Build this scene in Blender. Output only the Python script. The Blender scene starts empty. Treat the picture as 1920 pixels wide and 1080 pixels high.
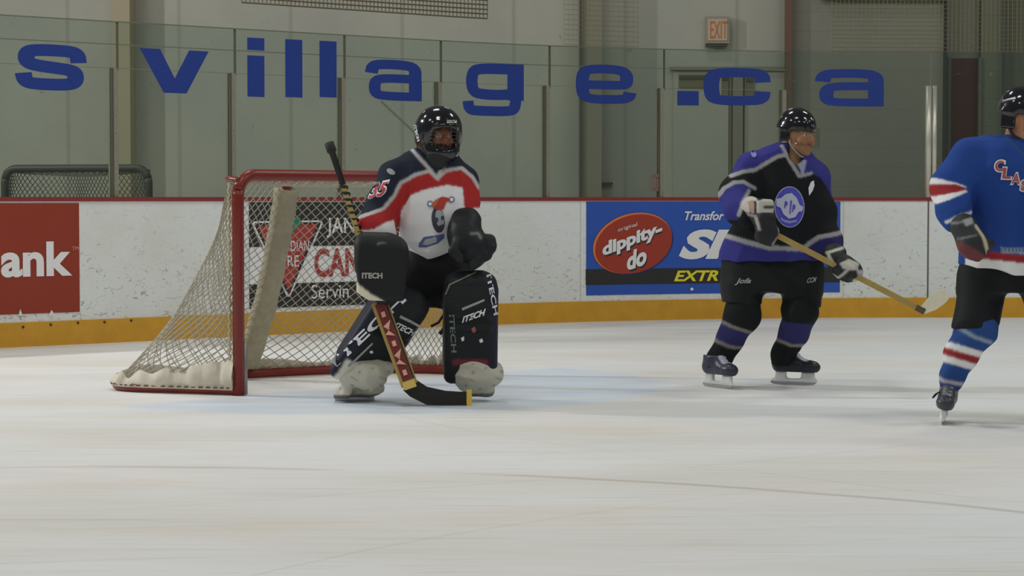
import bpy, bmesh, math, random
import numpy as np
from mathutils import Vector, Matrix
from mathutils.bvhtree import BVHTree

SC = bpy.context.scene
COL = SC.collection
random.seed(5)
# ------------------------------------------------------------------ camera, world, lamps, exposure
F_PX = 4100.0            # focal length in pixels of the 1920 px wide frame
CAM_H = 1.117
HORIZON = 372.0
PITCH = math.atan((540 - HORIZON) / F_PX)
cam_d = bpy.data.cameras.new('camera')
cam_d.sensor_width = 36.0
cam_d.lens = F_PX / 1920 * 36.0
cam_d.clip_end = 200
cam_o = bpy.data.objects.new('camera', cam_d)
cam_o.location = (0, 0, CAM_H)
cam_o.rotation_euler = (math.pi / 2 - PITCH, 0, 0)
COL.objects.link(cam_o)
SC.camera = cam_o

w = bpy.data.worlds.new('arena_air')
SC.world = w
w.use_nodes = True
w.node_tree.nodes['Background'].inputs[0].default_value = (0.86, 0.92, 1.0, 1)
w.node_tree.nodes['Background'].inputs[1].default_value = 0.30

def lamp(loc, aim, sx, sy, watts, col=(1, .995, .96)):
    d = bpy.data.lights.new('arena_lamp', 'AREA')
    d.shape = 'RECTANGLE'; d.size = sx; d.size_y = sy; d.energy = watts; d.color = col
    o = bpy.data.objects.new('arena_lamp', d)
    o.location = loc
    o.rotation_euler = (Vector(aim) - Vector(loc)).to_track_quat('-Z', 'Y').to_euler()
    COL.objects.link(o)
# rows of ceiling lamps over the ice
for ly, lw in ((3.0, 270), (9.0, 280), (15.0, 360)):
    for lx in (-7.5, -1.5, 4.5, 10.5):
        lamp((lx, ly, 7.6), (lx, ly, 0), 1.6, 0.5, lw)
# lamps behind the glass along the wall, dimmer
for lx in (-5.0, 1.0):
    lamp((lx, 21.4, 6.8), (lx, 23.0, 0), 1.2, 0.4, 90)
# the brighter floodlight up on the far left side that throws the shadows to the right
lamp((-11.5, 15.6, 6.4), (0, 12.4, 0.4), 0.55, 0.55, 2000, (1, .99, .97))

vs = SC.view_settings
vs.view_transform = 'Standard'; vs.look = 'None'; vs.gamma = 1.0
vs.use_curve_mapping = False
vs.exposure = -1.83

# ------------------------------------------------------------------ colour and pixel helpers
def lin(c):
    c = c / 255.0
    return c / 12.92 if c <= 0.04045 else ((c + 0.055) / 1.055) ** 2.4
GAIN = 1.9
def C(r, g, b, k=1.0):
    """surface colour for something that reads (r,g,b) under the hall's light"""
    return tuple(min(0.88, lin(v) * GAIN * k) for v in (r, g, b))

def at(px, py, Y):
    p = PITCH
    u = (px - 960) / F_PX; v = -(py - 540) / F_PX
    dy = math.cos(p) + v * math.sin(p)
    dz = -math.sin(p) + v * math.cos(p)
    t = Y / dy
    return Vector((u * t, Y, CAM_H + dz * t))
def ground(px, py):
    p = PITCH
    u = (px - 960) / F_PX; v = -(py - 540) / F_PX
    dy = math.cos(p) + v * math.sin(p)
    dz = -math.sin(p) + v * math.cos(p)
    t = -CAM_H / dz
    return Vector((u * t, dy * t, 0))

# ------------------------------------------------------------------ materials
MATS = {}
def mat(name, col, rough=0.6, metal=0.0, spec=0.4, noise=0.0, nscale=30.0, bump=0.0, coat=0.0):
    if name in MATS: return MATS[name]
    m = bpy.data.materials.new(name); m.use_nodes = True
    nt = m.node_tree; b = nt.nodes['Principled BSDF']
    b.inputs['Base Color'].default_value = (*col, 1)
    b.inputs['Roughness'].default_value = rough
    b.inputs['Metallic'].default_value = metal
    b.inputs['Specular IOR Level'].default_value = spec
    b.inputs['Coat Weight'].default_value = coat
    if noise > 0 or bump > 0:
        tc = nt.nodes.new('ShaderNodeTexCoord')
        n = nt.nodes.new('ShaderNodeTexNoise'); n.inputs['Scale'].default_value = nscale
        n.inputs['Detail'].default_value = 5
        nt.links.new(tc.outputs['Object'], n.inputs['Vector'])
        if noise > 0:
            mx = nt.nodes.new('ShaderNodeMix'); mx.data_type = 'RGBA'
            mx.inputs['A'].default_value = (*[c * (1 - noise) for c in col], 1)
            mx.inputs['B'].default_value = (*[min(.95, c * (1 + noise)) for c in col], 1)
            nt.links.new(n.outputs['Fac'], mx.inputs['Factor'])
            nt.links.new(mx.outputs['Result'], b.inputs['Base Color'])
        if bump > 0:
            bp_ = nt.nodes.new('ShaderNodeBump'); bp_.inputs['Strength'].default_value = bump
            bp_.inputs['Distance'].default_value = 0.01
            nt.links.new(n.outputs['Fac'], bp_.inputs['Height'])
            nt.links.new(bp_.outputs['Normal'], b.inputs['Normal'])
    MATS[name] = m
    return m
def vmat(name, rough=0.75, spec=0.3, bump=0.15, nscale=120.0, coat=0.0):
    """woven or moulded material whose pattern of colours is stored per point"""
    if name in MATS: return MATS[name]
    m = mat(name, (.5, .5, .5), rough, 0, spec, 0, nscale, bump, coat)
    nt = m.node_tree
    a = nt.nodes.new('ShaderNodeAttribute'); a.attribute_name = 'Col'
    nt.links.new(a.outputs['Color'], nt.nodes['Principled BSDF'].inputs['Base Color'])
    return m
class NT:
    """tiny node helper"""
    def __init__(s, m): s.nt = m.node_tree
    def n(s, typ, **kw):
        x = s.nt.nodes.new(typ)
        for k, v in kw.items(): setattr(x, k, v)
        return x
    def put(s, sock, v):
        if hasattr(v, 'is_output'): s.nt.links.new(v, sock)
        else: sock.default_value = v
    def math(s, op, a, b=0.0, c=0.0, clamp=False):
        x = s.n('ShaderNodeMath', operation=op); x.use_clamp = clamp
        for i, v in enumerate((a, b, c)): s.put(x.inputs[i], v)
        return x.outputs[0]
    def mix(s, fac, a, b):
        x = s.n('ShaderNodeMix', data_type='RGBA')
        s.put(x.inputs['Factor'], fac)
        s.put(x.inputs['A'], a if hasattr(a, 'is_output') else (*a, 1))
        s.put(x.inputs['B'], b if hasattr(b, 'is_output') else (*b, 1))
        return x.outputs['Result']
    def step(s, v, lo, hi, a=0.0, b=1.0):
        x = s.n('ShaderNodeMapRange'); x.interpolation_type = 'SMOOTHSTEP'
        s.put(x.inputs['Value'], v)
        x.inputs['From Min'].default_value = lo; x.inputs['From Max'].default_value = hi
        x.inputs['To Min'].default_value = a; x.inputs['To Max'].default_value = b
        return x.outputs['Result']
    def noise(s, vec, scale, detail=4, rough=.55, dist=0.0):
        x = s.n('ShaderNodeTexNoise'); s.put(x.inputs['Vector'], vec)
        x.inputs['Scale'].default_value = scale; x.inputs['Detail'].default_value = detail
        x.inputs['Roughness'].default_value = rough; x.inputs['Distortion'].default_value = dist
        return x.outputs['Fac']
    def mapping(s, vec, scale=(1, 1, 1), rot=(0, 0, 0), loc=(0, 0, 0)):
        x = s.n('ShaderNodeMapping'); s.put(x.inputs['Vector'], vec)
        x.inputs['Scale'].default_value = scale; x.inputs['Rotation'].default_value = rot
        x.inputs['Location'].default_value = loc
        return x.outputs[0]

# ------------------------------------------------------------------ object helpers
def tag(o, label=None, cat=None, group=None, kind=None):
    if label: o['label'] = label
    if cat: o['category'] = cat
    if group: o['group'] = group
    if kind: o['kind'] = kind
    return o
def empty(name, loc, label, cat, group=None, kind=None):
    o = bpy.data.objects.new(name, None); COL.objects.link(o)
    o.location = loc; o.empty_display_size = 0.1
    bpy.context.view_layer.update()
    return tag(o, label, cat, group, kind)
def mobj(name, verts, faces, m, parent=None, smooth=False, cols=None):
    me = bpy.data.meshes.new(name)
    me.from_pydata([tuple(map(float, v)) for v in verts], [], [tuple(map(int, f)) for f in faces])
    me.materials.append(m)
    if cols is not None:
        ca = me.color_attributes.new('Col', 'FLOAT_COLOR', 'POINT')
        c4 = np.ones((len(me.vertices), 4), np.float32); c4[:, :3] = cols
        ca.data.foreach_set('color', c4.ravel())
    if smooth:
        me.polygons.foreach_set('use_smooth', [True] * len(me.polygons))
    me.update()
    o = bpy.data.objects.new(name, me); COL.objects.link(o)
    if parent is not None:
        o.parent = parent
        r = parent
        off = Vector((0, 0, 0))
        while r is not None: off += r.location; r = r.parent
        me.transform(Matrix.Translation(-off))
    return o

class MB:
    """collects closed shapes into one mesh"""
    def __init__(s): s.v = []; s.f = []
    def add(s, vs, fs):
        b = len(s.v); s.v += [Vector(v) for v in vs]; s.f += [tuple(i + b for i in f) for f in fs]
        return s
    def box(s, c, h, R=None):
        c = Vector(c)
        ax = [Vector((1, 0, 0)), Vector((0, 1, 0)), Vector((0, 0, 1))] if R is None else [Vector(r).normalized() for r in R]
        vs = [c + ax[0] * (h[0] * i) + ax[1] * (h[1] * j) + ax[2] * (h[2] * k) for i in (-1, 1) for j in (-1, 1) for k in (-1, 1)]
        return s.add(vs, [(0, 1, 3, 2), (4, 6, 7, 5), (0, 4, 5, 1), (2, 3, 7, 6), (0, 2, 6, 4), (1, 5, 7, 3)])
    def tube(s, pts, r, n=8, closed=False, rs=None):
        pts = [Vector(p) for p in pts]; N = len(pts)
        ref = None; rings = []
        for i, p in enumerate(pts):
            a = pts[(i - 1) % N] if (closed or i > 0) else p
            b = pts[(i + 1) % N] if (closed or i < N - 1) else p
            t = (b - a).normalized()
            if ref is None:
                ref = t.cross(Vector((0, 0, 1)))
                if ref.length < 1e-3: ref = t.cross(Vector((0, 1, 0)))
            ref = (ref - t * ref.dot(t)).normalized()
            bi = t.cross(ref)
            rr = rs[i] if rs else r
            rings.append([p + ref * (rr * math.cos(2 * math.pi * k / n)) + bi * (rr * math.sin(2 * math.pi * k / n)) for k in range(n)])
        vs = [v for rg in rings for v in rg]; fs = []
        M = N if closed else N - 1
        for i in range(M):
            j = (i + 1) % N
            for k in range(n):
                fs.append((i * n + k, i * n + (k + 1) % n, j * n + (k + 1) % n, j * n + k))
        if not closed:
            fs.append(tuple(range(n - 1, -1, -1))); fs.append(tuple((N - 1) * n + k for k in range(n)))
        return s.add(vs, fs)
    def build(s, name, m, parent=None, smooth=False):
        return mobj(name, s.v, s.f, m, parent, smooth)

def spline(pts, n=8, closed=False):
    pts = [Vector(p) for p in pts]; out = []
    N = len(pts)
    rng = range(N) if closed else range(N - 1)
    for i in rng:
        if closed: p0, p1, p2, p3 = (pts[(i + k) % N] for k in (-1, 0, 1, 2))
        else: p0, p1, p2, p3 = pts[max(i - 1, 0)], pts[i], pts[i + 1], pts[min(i + 2, N - 1)]
        for k in range(n):
            t = k / n
            out.append(0.5 * ((2 * p1) + (p2 - p0) * t + (2 * p0 - 5 * p1 + 4 * p2 - p3) * t * t + (3 * p1 - p0 - 3 * p2 + p3) * t ** 3))
    if not closed: out.append(pts[-1])
    return out

def text2d(body, shear=0.0, bold=0.0):
    """built-in font outline as flat mesh normalised to a unit box: (N,2), faces"""
    cu = bpy.data.curves.new('t', 'FONT'); cu.body = body; cu.size = 1.0
    cu.shear = shear; cu.offset = bold; cu.resolution_u = 4
    o = bpy.data.objects.new('t', cu); COL.objects.link(o)
    dg = bpy.context.evaluated_depsgraph_get()
    me = bpy.data.meshes.new_from_object(o.evaluated_get(dg))
    V = np.array([v.co[:2] for v in me.vertices]); Fc = [tuple(p.vertices) for p in me.polygons]
    bpy.data.objects.remove(o); bpy.data.curves.remove(cu); bpy.data.meshes.remove(me)
    lo = V.min(0); hi = V.max(0)
    return (V - lo) / (hi - lo), Fc
def stroke2d(pts, th, closed=False, smooth=2):
    """flat band along a centre line"""
    P = [np.array(p, float) for p in pts]
    for _ in range(smooth):
        Q = [] if closed else [P[0]]
        M = len(P) if closed else len(P) - 1
        for i in range(M):
            a, b = P[i], P[(i + 1) % len(P)]
            Q += [a * .75 + b * .25, a * .25 + b * .75]
        if not closed: Q.append(P[-1])
        P = Q
    N = len(P); V = []; Fc = []
    for i in range(N):
        a = P[i - 1] if (closed or i > 0) else P[i]
        b = P[(i + 1) % N] if (closed or i < N - 1) else P[i]
        t = b - a; t = t / (np.linalg.norm(t) + 1e-9); nn = np.array((-t[1], t[0]))
        V += [P[i] + nn * th / 2, P[i] - nn * th / 2]
    for i in range(N if closed else N - 1):
        j = (i + 1) % N
        Fc.append((2 * i, 2 * i + 1, 2 * j + 1, 2 * j))
    return np.array(V), Fc
def poly2d(pts, cuts=0):
    bm = bmesh.new()
    bm.faces.new([bm.verts.new((p[0], p[1], 0)) for p in pts])
    bm.normal_update()
    bmesh.ops.triangulate(bm, faces=bm.faces[:])
    for _ in range(cuts):
        bmesh.ops.subdivide_edges(bm, edges=bm.edges[:], cuts=1, use_grid_fill=True)
        bmesh.ops.triangulate(bm, faces=bm.faces[:])
    bm.verts.index_update()
    V = np.array([v.co[:2] for v in bm.verts]); Fc = [tuple(v.index for v in f.verts) for f in bm.faces]
    bm.free()
    return V, Fc
def join2d(items):
    V = []; Fc = []
    for v, f in items:
        b = sum(len(x) for x in V); V.append(np.asarray(v)); Fc += [tuple(i + b for i in q) for q in f]
    return np.vstack(V), Fc
def ellipse_pts(cx, cy, rx, ry, n=32, rot=0.0):
    out = []
    for k in range(n):
        a = 2 * math.pi * k / n
        x, y = rx * math.cos(a), ry * math.sin(a)
        out.append((cx + x * math.cos(rot) - y * math.sin(rot), cy + x * math.sin(rot) + y * math.cos(rot)))
    return out
# ------------------------------------------------------------------ the curve the rink boards follow
_kx = np.array([-9.5, -6.5, -3.82, -2.71, -1.51, -0.10, 0.80, 1.57, 2.5, 3.5, 4.79, 7.0, 10.0])
_ky = np.array([10.6, 13.95, 16.32, 17.25, 18.25, 19.36, 19.85, 20.14, 20.38, 20.5, 20.52, 20.52, 20.52])
def _cr(x):
    x = np.atleast_1d(np.asarray(x, float))
    d = np.gradient(_ky, _kx)
    i = np.clip(np.searchsorted(_kx, x) - 1, 0, len(_kx) - 2)
    h = _kx[i + 1] - _kx[i]; t = (x - _kx[i]) / h
    return ((2 * t**3 - 3 * t**2 + 1) * _ky[i] + (t**3 - 2 * t**2 + t) * h * d[i]
            + (-2 * t**3 + 3 * t**2) * _ky[i + 1] + (t**3 - t**2) * h * d[i + 1])
BX = np.linspace(-9.5, 10.0, 4000); BY = _cr(BX)
BS = np.concatenate([[0], np.cumsum(np.hypot(np.diff(BX), np.diff(BY)))])
BTX = np.gradient(BX, BS); BTY = np.gradient(BY, BS)
BPX = 960 + F_PX * BX / BY
def s_of(px): return float(np.interp(px, BPX, BS))
def y_of(px): return float(np.interp(px, BPX, BY))
def z_of(px, py): return CAM_H - (py - HORIZON) * y_of(px) / F_PX
def BP(s, z, off=0.0):
    """point on the boards: s along them, z up, off towards the ice"""
    x = np.interp(s, BS, BX); y = np.interp(s, BS, BY)
    tx = np.interp(s, BS, BTX); ty = np.interp(s, BS, BTY)
    l = math.hypot(tx, ty)
    return Vector((x + off * ty / l, y - off * tx / l, z))
def strip(name, s0, s1, z0, z1, o0, o1, m, parent=None, n=None):
    """solid bar that follows the boards, from offset o0 (back) to o1 (front)"""
    n = n or max(2, int((s1 - s0) / 0.12)); V = []; Fc = []
    for i in range(n + 1):
        s = s0 + (s1 - s0) * i / n
        V += [BP(s, z0, o1), BP(s, z1, o1), BP(s, z1, o0), BP(s, z0, o0)]
    for i in range(n):
        a = 4 * i; b = a + 4
        for k in range(4): Fc.append((a + k, b + k, b + (k + 1) % 4, a + (k + 1) % 4))
    Fc.append((0, 1, 2, 3)); e = 4 * n; Fc.append((e + 3, e + 2, e + 1, e))
    return mobj(name, V, Fc, m, parent)
def board_flat(name, V2, Fc, box, m, parent, off):
    """flat lettering or shape (unit box) laid on the boards inside a pixel box"""
    l, t, r, b = box; pc = (l + r) / 2
    sl, sr = s_of(l), s_of(r); zt, zb = z_of(pc, t), z_of(pc, b)
    return mobj(name, [BP(sl + (sr - sl) * x, zb + (zt - zb) * y, off) for x, y in V2], Fc, m, parent)
def board_poly(name, pts, m, parent, off, cuts=1):
    V2, Fc = poly2d(pts, cuts)
    return mobj(name, [BP(s_of(x), z_of(x, y), off) for x, y in V2], Fc, m, parent)
def board_rect(name, l, t, r, b, m, parent, o0, o1):
    pc = (l + r) / 2
    return strip(name, s_of(l), s_of(r), z_of(pc, b), z_of(pc, t), o0, o1, m, parent)

# ------------------------------------------------------------------ ice
GOAL_P1 = ground(448, 741.5)
_m = Vector((0.661, 0.750, 0)).normalized()          # along the goal mouth
_b = Vector((-0.750, 0.661, 0)).normalized()         # back into the net
def gl(m, b, z=0.0):
    v = GOAL_P1 + _m * m + _b * b; v.z = z
    return v
GW = 1.89
def ice_material():
    m = bpy.data.materials.new('skated_ice'); m.use_nodes = True
    h = NT(m); nt = m.node_tree; bs = nt.nodes['Principled BSDF']
    g = h.n('ShaderNodeNewGeometry').outputs['Position']
    base = C(203, 204, 201, 0.78)
    big = h.noise(h.mapping(g, (.35, .9, 1)), 1.0, 5)
    c = h.mix(h.step(big, .35, .7), base, C(194, 192, 185, 0.78))
    warm = h.noise(h.mapping(g, (.5, 1.4, 1), loc=(3, 1, 0)), 1.1, 4)
    c = h.mix(h.math('MULTIPLY', h.step(warm, .5, .75), .45), c, C(196, 183, 165, .78))
    cool = h.noise(h.mapping(g, (.45, .6, 1), loc=(9, 4, 2)), .8, 3)
    c = h.mix(h.math('MULTIPLY', h.step(cool, .5, .7), .5), c, C(196, 204, 206, .78))
    # fine streaks left by skates and the ice machine
    for k, (rz, sc, amt) in enumerate(((.05, (1.0, 26, 1), .4), (-.35, (1.2, 30, 1), .3), (.5, (1.4, 34, 1), .22), (1.2, (1.2, 30, 1), .2))):
        st = h.noise(h.mapping(g, sc, (0, 0, rz), (k * 7.3, k * 3.1, 0)), 1.0, 3, .6, .4)
        c = h.mix(h.math('MULTIPLY', h.step(st, .57, .72), amt), c, C(170, 168, 160, .75))
        c = h.mix(h.math('MULTIPLY', h.step(st, .36, .26), amt * .5), c, C(214, 214, 210, .8))
    # single long cuts, thin arcs
    sx = h.n('ShaderNodeSeparateXYZ'); nt.links.new(g, sx.inputs[0])
    X, Y = sx.outputs[0], sx.outputs[1]
    wob = h.math('MULTIPLY', h.math('SUBTRACT', h.noise(g, .8, 2), .5), .12)
    for (cx, cy, R, wd, amt) in ((-1.6, 3.95, 5.10, .030, .5), (4.0, -22.0, 29.2, .012, .2), (-7, 20, 13.4, .010, .2),
                                 (9, 16, 10.7, .012, .2), (2.0, -9.5, 17.2, .012, .16), (6, 2, 8.1, .010, .2),
                                 (-3.2, 3.0, 3.35, .016, .4), (1.4, 3.2, 3.6, .008, .15)):
        d = h.math('SQRT', h.math('ADD', h.math('POWER', h.math('SUBTRACT', X, cx), 2.0), h.math('POWER', h.math('SUBTRACT', Y, cy), 2.0)))
        e = h.math('ABSOLUTE', h.math('SUBTRACT', h.math('ADD', d, wob), R))
        brk = h.step(h.noise(h.mapping(g, (.5, .5, 1), loc=(cx, cy, 0)), 1.2, 3), .40, .60)
        c = h.mix(h.math('MULTIPLY', h.math('MULTIPLY', h.step(e, wd * 1.6, 0), brk), amt), c, C(150, 138, 130, .75))
    # pale blue painted crease in front of the goal
    cen = gl(GW / 2, 0)
    d = h.math('SQRT', h.math('ADD', h.math('POWER', h.math('SUBTRACT', X, cen.x), 2.0), h.math('POWER', h.math('SUBTRACT', Y, cen.y), 2.0)))
    front = h.math('ADD', h.math('MULTIPLY', h.math('SUBTRACT', X, cen.x), -_b.x), h.math('MULTIPLY', h.math('SUBTRACT', Y, cen.y), -_b.y))
    k = h.math('MULTIPLY', h.step(h.math('ADD', d, wob), 1.9, 1.72), h.step(front, -.05, .1))
    sn = h.step(h.noise(h.mapping(g, (1, 4, 1)), 1.6, 4), .3, .75, .95, .25)
    c = h.mix(h.math('MULTIPLY', k, sn), c, C(176, 188, 208, .80))
    # bits of loose snow
    v = h.n('ShaderNodeTexVoronoi'); v.inputs['Scale'].default_value = 3.0; nt.links.new(g, v.inputs['Vector'])
    c = h.mix(h.math('MULTIPLY', h.step(v.outputs['Distance'], .035, .012), .5), c, (.86, .86, .85))
    nt.links.new(c, bs.inputs['Base Color'])
    bs.inputs['Roughness'].default_value = .55
    bs.inputs['Specular IOR Level'].default_value = .22
    bp_ = h.n('ShaderNodeBump'); bp_.inputs['Strength'].default_value = .08; bp_.inputs['Distance'].default_value = .01
    nt.links.new(h.noise(h.mapping(g, (4, 30, 1)), 1.0, 5), bp_.inputs['Height'])
    nt.links.new(bp_.outputs[0], bs.inputs['Normal'])
    return m
tag(mobj('floor', [(-14, -6, 0), (14, -6, 0), (14, 21, 0), (-14, 21, 0)], [(0, 1, 2, 3)], ice_material()),
    'scraped white ice of the rink with a pale blue crease', 'ice', kind='structure')
V = []; n = 60
for i in range(n + 1):
    p = BP(BS[-1] * i / n, 0.03, -.10); V += [p, Vector((p.x, 30, .03))]
tag(mobj('floor', V, [(2 * i, 2 * i + 2, 2 * i + 3, 2 * i + 1) for i in range(n)], mat('concrete_floor', C(110, 108, 98), .8, noise=.15, nscale=6)),
    'grey concrete walkway behind the rink boards', 'floor', kind='structure')

# ------------------------------------------------------------------ boards
def board_material():
    m = bpy.data.materials.new('scuffed_board'); m.use_nodes = True
    h = NT(m); nt = m.node_tree; bs = nt.nodes['Principled BSDF']
    g = h.n('ShaderNodeNewGeometry').outputs['Position']
    c = h.mix(h.step(h.noise(g, .9, 4), .35, .7), C(178, 182, 180), C(170, 172, 166))
    sx = h.n('ShaderNodeSeparateXYZ'); nt.links.new(g, sx.inputs[0])
    low = h.step(sx.outputs[2], 1.0, .25, .25, 1.0)
    for k, (scl, lo, hi, amt) in enumerate((((14, 14, 22), .60, .68, .7), ((26, 26, 60), .62, .70, .6), ((9, 9, 40), .63, .71, .5))):
        nz = h.noise(h.mapping(g, scl, (0, .35 * k, .2), (k * 5, 2, k)), 1.0, 3, .6, 1.2)
        c = h.mix(h.math('MULTIPLY', h.math('MULTIPLY', h.step(nz, lo, hi), low), amt), c, C(105, 103, 98))
    nt.links.new(c, bs.inputs['Base Color']); bs.inputs['Roughness'].default_value = .42
    bs.inputs['Specular IOR Level'].default_value = .3
    return m
M_board = board_material()
M_yellow = mat('yellow_kickplate', C(164, 122, 36, .95), .5, noise=.16, nscale=9)
M_red_rail = mat('dull_red_rail', C(108, 40, 38, .9), .5, noise=.1, nscale=20)
tag(strip('wall_boards', 0, BS[-1], 0, 1.095, -.12, 0, M_board, n=220), 'white scuffed hockey boards curving round the corner', 'rink boards', kind='structure')
tag(strip('baseboard_boards', 0, BS[-1], 0, .185, 0, .014, M_yellow, n=220), 'yellow kickplate along the foot of the boards', 'kickplate', kind='structure')
tag(strip('trim_1', 0, BS[-1], 1.095, 1.128, -.13, .012, M_red_rail, n=220), 'dull red rail along the top of the boards', 'rail', kind='structure')
kick = bpy.data.objects['baseboard_boards']
for px_, zz in ((40, .15), (92, .16), (143, .165), (193, .162), (243, .166)):
    c_ = BP(s_of(px_), zz, .014); nrm = (BP(s_of(px_), zz, .03) - c_).normalized()
    MB().tube([c_, c_ + nrm * .006], .010, 8).build('screw', mat('dark_screw', C(50, 40, 26), .5), kick)
M_dark_seam = mat('dark_seam', C(70, 66, 60), .7)
for sp, wd in ((1740, .012), (1581, .005), (1088, .004)):
    s = s_of(sp)
    tag(strip('trim_2', s - wd / 2, s + wd / 2, .185, 1.095, -.002, .004, M_dark_seam if wd > .006 else mat('pale_seam', C(150, 148, 140), .6), n=1),
        None, None, kind='structure')

# ------------------------------------------------------------------ advertising panels on the boards
M_white = mat('white_print', C(200, 200, 196, .95), .5)
M_black = mat('black_print', C(34, 34, 33), .55)
def ad_root(px, label):
    return empty('advertising_panel', BP(s_of(px), .2, .003), label, 'advertising panel')
a1 = ad_root(40, 'orange-red panel with white letters ank at the left end of the boards')
board_rect('panel', -190, 381, 148, 591, mat('orange_red_print', C(116, 42, 26, .95), .5, noise=.06, nscale=4), a1, 0, .006)
V2, Fc = text2d('ank', bold=.035)
board_flat('lettering', V2, Fc, (0, 453, 134, 519), M_white, a1, .010)
V2, Fc = text2d('TM'); board_flat('trade_mark', V2, Fc, (134, 462, 146, 469), mat('faint_print', C(170, 120, 110), .5), a1, .010)
board_poly('chipped_edge', [(32, 592), (36, 579), (40, 592)], M_board, a1, .009, 0)
board_poly('chipped_edge', [(88, 592), (95, 581), (101, 592)], M_board, a1, .009, 0)

a2 = ad_root(640, 'black and white panel with a red triangle emblem seen through the goal net')
board_rect('panel', 467, 379, 893, 571, M_black, a2, 0, .005)
board_rect('white_band', 467, 460, 893, 527, M_white, a2, .004, .007)
M_sign_red = mat('sign_red', C(128, 42, 40), .5)
def txt(parent, body, box, m, off=.011, shear=0.0, bold=.02, name='lettering', vf=None):
    V2, Fc = text2d(body, shear, bold)
    if vf is not None: V2 = np.array([vf(x, y) for x, y in V2])
    return board_flat(name, V2, Fc, box, m, parent, off)
txt(a2, 'JAN', (611, 408, 664, 446), M_white, bold=.015)
txt(a2, 'CANADIAN TIRE', (588, 463, 886, 516), M_sign_red, bold=.03)
txt(a2, 'Servin', (582, 533, 652, 559), M_white, bold=.0)
board_poly('triangle_border', [(471, 420), (475, 415), (600, 413), (604, 418), (542, 556), (536, 556)], M_white, a2, .012)
board_poly('triangle_edge', [(475, 421), (477, 418), (597, 416), (600, 419), (540, 553), (538, 553)], M_black, a2, .014)
board_poly('triangle', [(481, 424), (593, 420), (539, 545)], M_sign_red, a2, .016)
board_poly('leaf', [(538, 440), (546, 424), (541, 417), (550, 414), (549, 406), (556, 410), (561, 406), (560, 414), (566, 419), (556, 425), (552, 430), (544, 440)],
           mat('leaf_green', C(30, 96, 78), .5), a2, .018)
txt(a2, 'CANADIAN', (500, 451, 577, 471), M_white, .019, 0, .0, 'emblem_lettering')
txt(a2, 'TIRE', (517, 479, 558, 500), M_white, .019, 0, .0, 'emblem_lettering')

a3 = ad_root(1336, 'blue panel with a red oval and slanted white lettering behind the purple player')
M_pblue = mat('panel_blue', C(34, 66, 138), .5, noise=.05, nscale=3)
board_rect('panel', 1099, 378, 1575, 550, M_pblue, a3, 0, .005)
board_rect('black_band', 1098, 502, 1575, 531, M_black, a3, .004, .007)
board_poly('oval_shadow', ellipse_pts(1188, 458, 76, 55, 40, -.32), mat('oval_shade_blue', C(30, 40, 84), .5), a3, .009)
board_poly('oval_rim', ellipse_pts(1185, 456, 76, 55, 40, -.32), mat('orange_rim', C(196, 96, 40), .5), a3, .011)
board_poly('oval', ellipse_pts(1187, 457.5, 74, 53.5, 40, -.32), mat('oval_red', C(126, 44, 30), .5), a3, .013)
M_white2 = mat('bright_print', C(205, 205, 200), .5)
sl = lambda k: (lambda x, y: (x, y + k * (x - .5)))
txt(a3, 'dippity-', (1131, 437, 1241, 470), M_black, .015, 0, .05, 'lettering_shadow', sl(1.25))
txt(a3, 'dippity-', (1128, 434, 1240, 467), M_white2, .018, 0, .045, 'lettering', sl(1.25))
txt(a3, 'do', (1177, 469, 1213, 505), M_black, .015, .1, .05, 'lettering_shadow', sl(.35))
txt(a3, 'do', (1174, 466, 1211, 502), M_white2, .018, .1, .045, 'lettering', sl(.35))
txt(a3, 'original', (1157, 422, 1193, 431), M_white2, .018, 0, .0, 'lettering', sl(1.2))
txt(a3, 'Transfor', (1283, 396, 1357, 413), M_white2, .012, .3, .02)
txt(a3, 'SI', (1272, 430, 1370, 486), M_white2, .012, .3, .055)
txt(a3, 'EXTR', (1263, 507, 1346, 527), mat('yellow_print', C(186, 172, 40), .5), .012, .3, .03)
board_poly('spot', ellipse_pts(1297, 542, 3, 3, 10), M_white2, a3, .009, 0)
board_poly('spot', ellipse_pts(1551, 396, 3, 3, 10), M_white2, a3, .009, 0)

# ------------------------------------------------------------------ glass, posts and the letters on the panes
def glass_material():
    m = bpy.data.materials.new('rink_glass'); m.use_nodes = True
    nt = m.node_tree; h = NT(m)
    for nd in list(nt.nodes):
        if nd.type == 'BSDF_PRINCIPLED': nt.nodes.remove(nd)
    out = nt.nodes['Material Output']
    tr = h.n('ShaderNodeBsdfTransparent'); tr.inputs[0].default_value = (.87, .915, .885, 1)
    gs = h.n('ShaderNodeBsdfGlossy'); gs.inputs[0].default_value = (.8, .85, .8, 1); gs.inputs['Roughness'].default_value = .06
    df = h.n('ShaderNodeBsdfDiffuse'); df.inputs[0].default_value = (.42, .46, .42, 1)
    g = h.n('ShaderNodeNewGeometry').outputs['Position']
    nz = h.noise(h.mapping(g, (22, 22, 26)), 1.0, 3, .6, 1.0)
    dirt = h.math('ADD', h.math('MULTIPLY', h.step(nz, .66, .74), .16), .02)
    m1 = h.n('ShaderNodeMixShader'); m1.inputs[0].default_value = .035
    nt.links.new(tr.outputs[0], m1.inputs[1]); nt.links.new(gs.outputs[0], m1.inputs[2])
    m2 = h.n('ShaderNodeMixShader'); nt.links.new(dirt, m2.inputs[0])
    nt.links.new(m1.outputs[0], m2.inputs[1]); nt.links.new(df.outputs[0], m2.inputs[2])
    nt.links.new(m2.outputs[0], out.inputs[0])
    return m
M_glass = glass_material()
M_letter = mat('blue_vinyl', C(24, 46, 112, .9), .5, noise=.05, nscale=5)
M_alu = mat('worn_aluminium', C(112, 110, 96), .5, .35, noise=.35, nscale=60)
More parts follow.
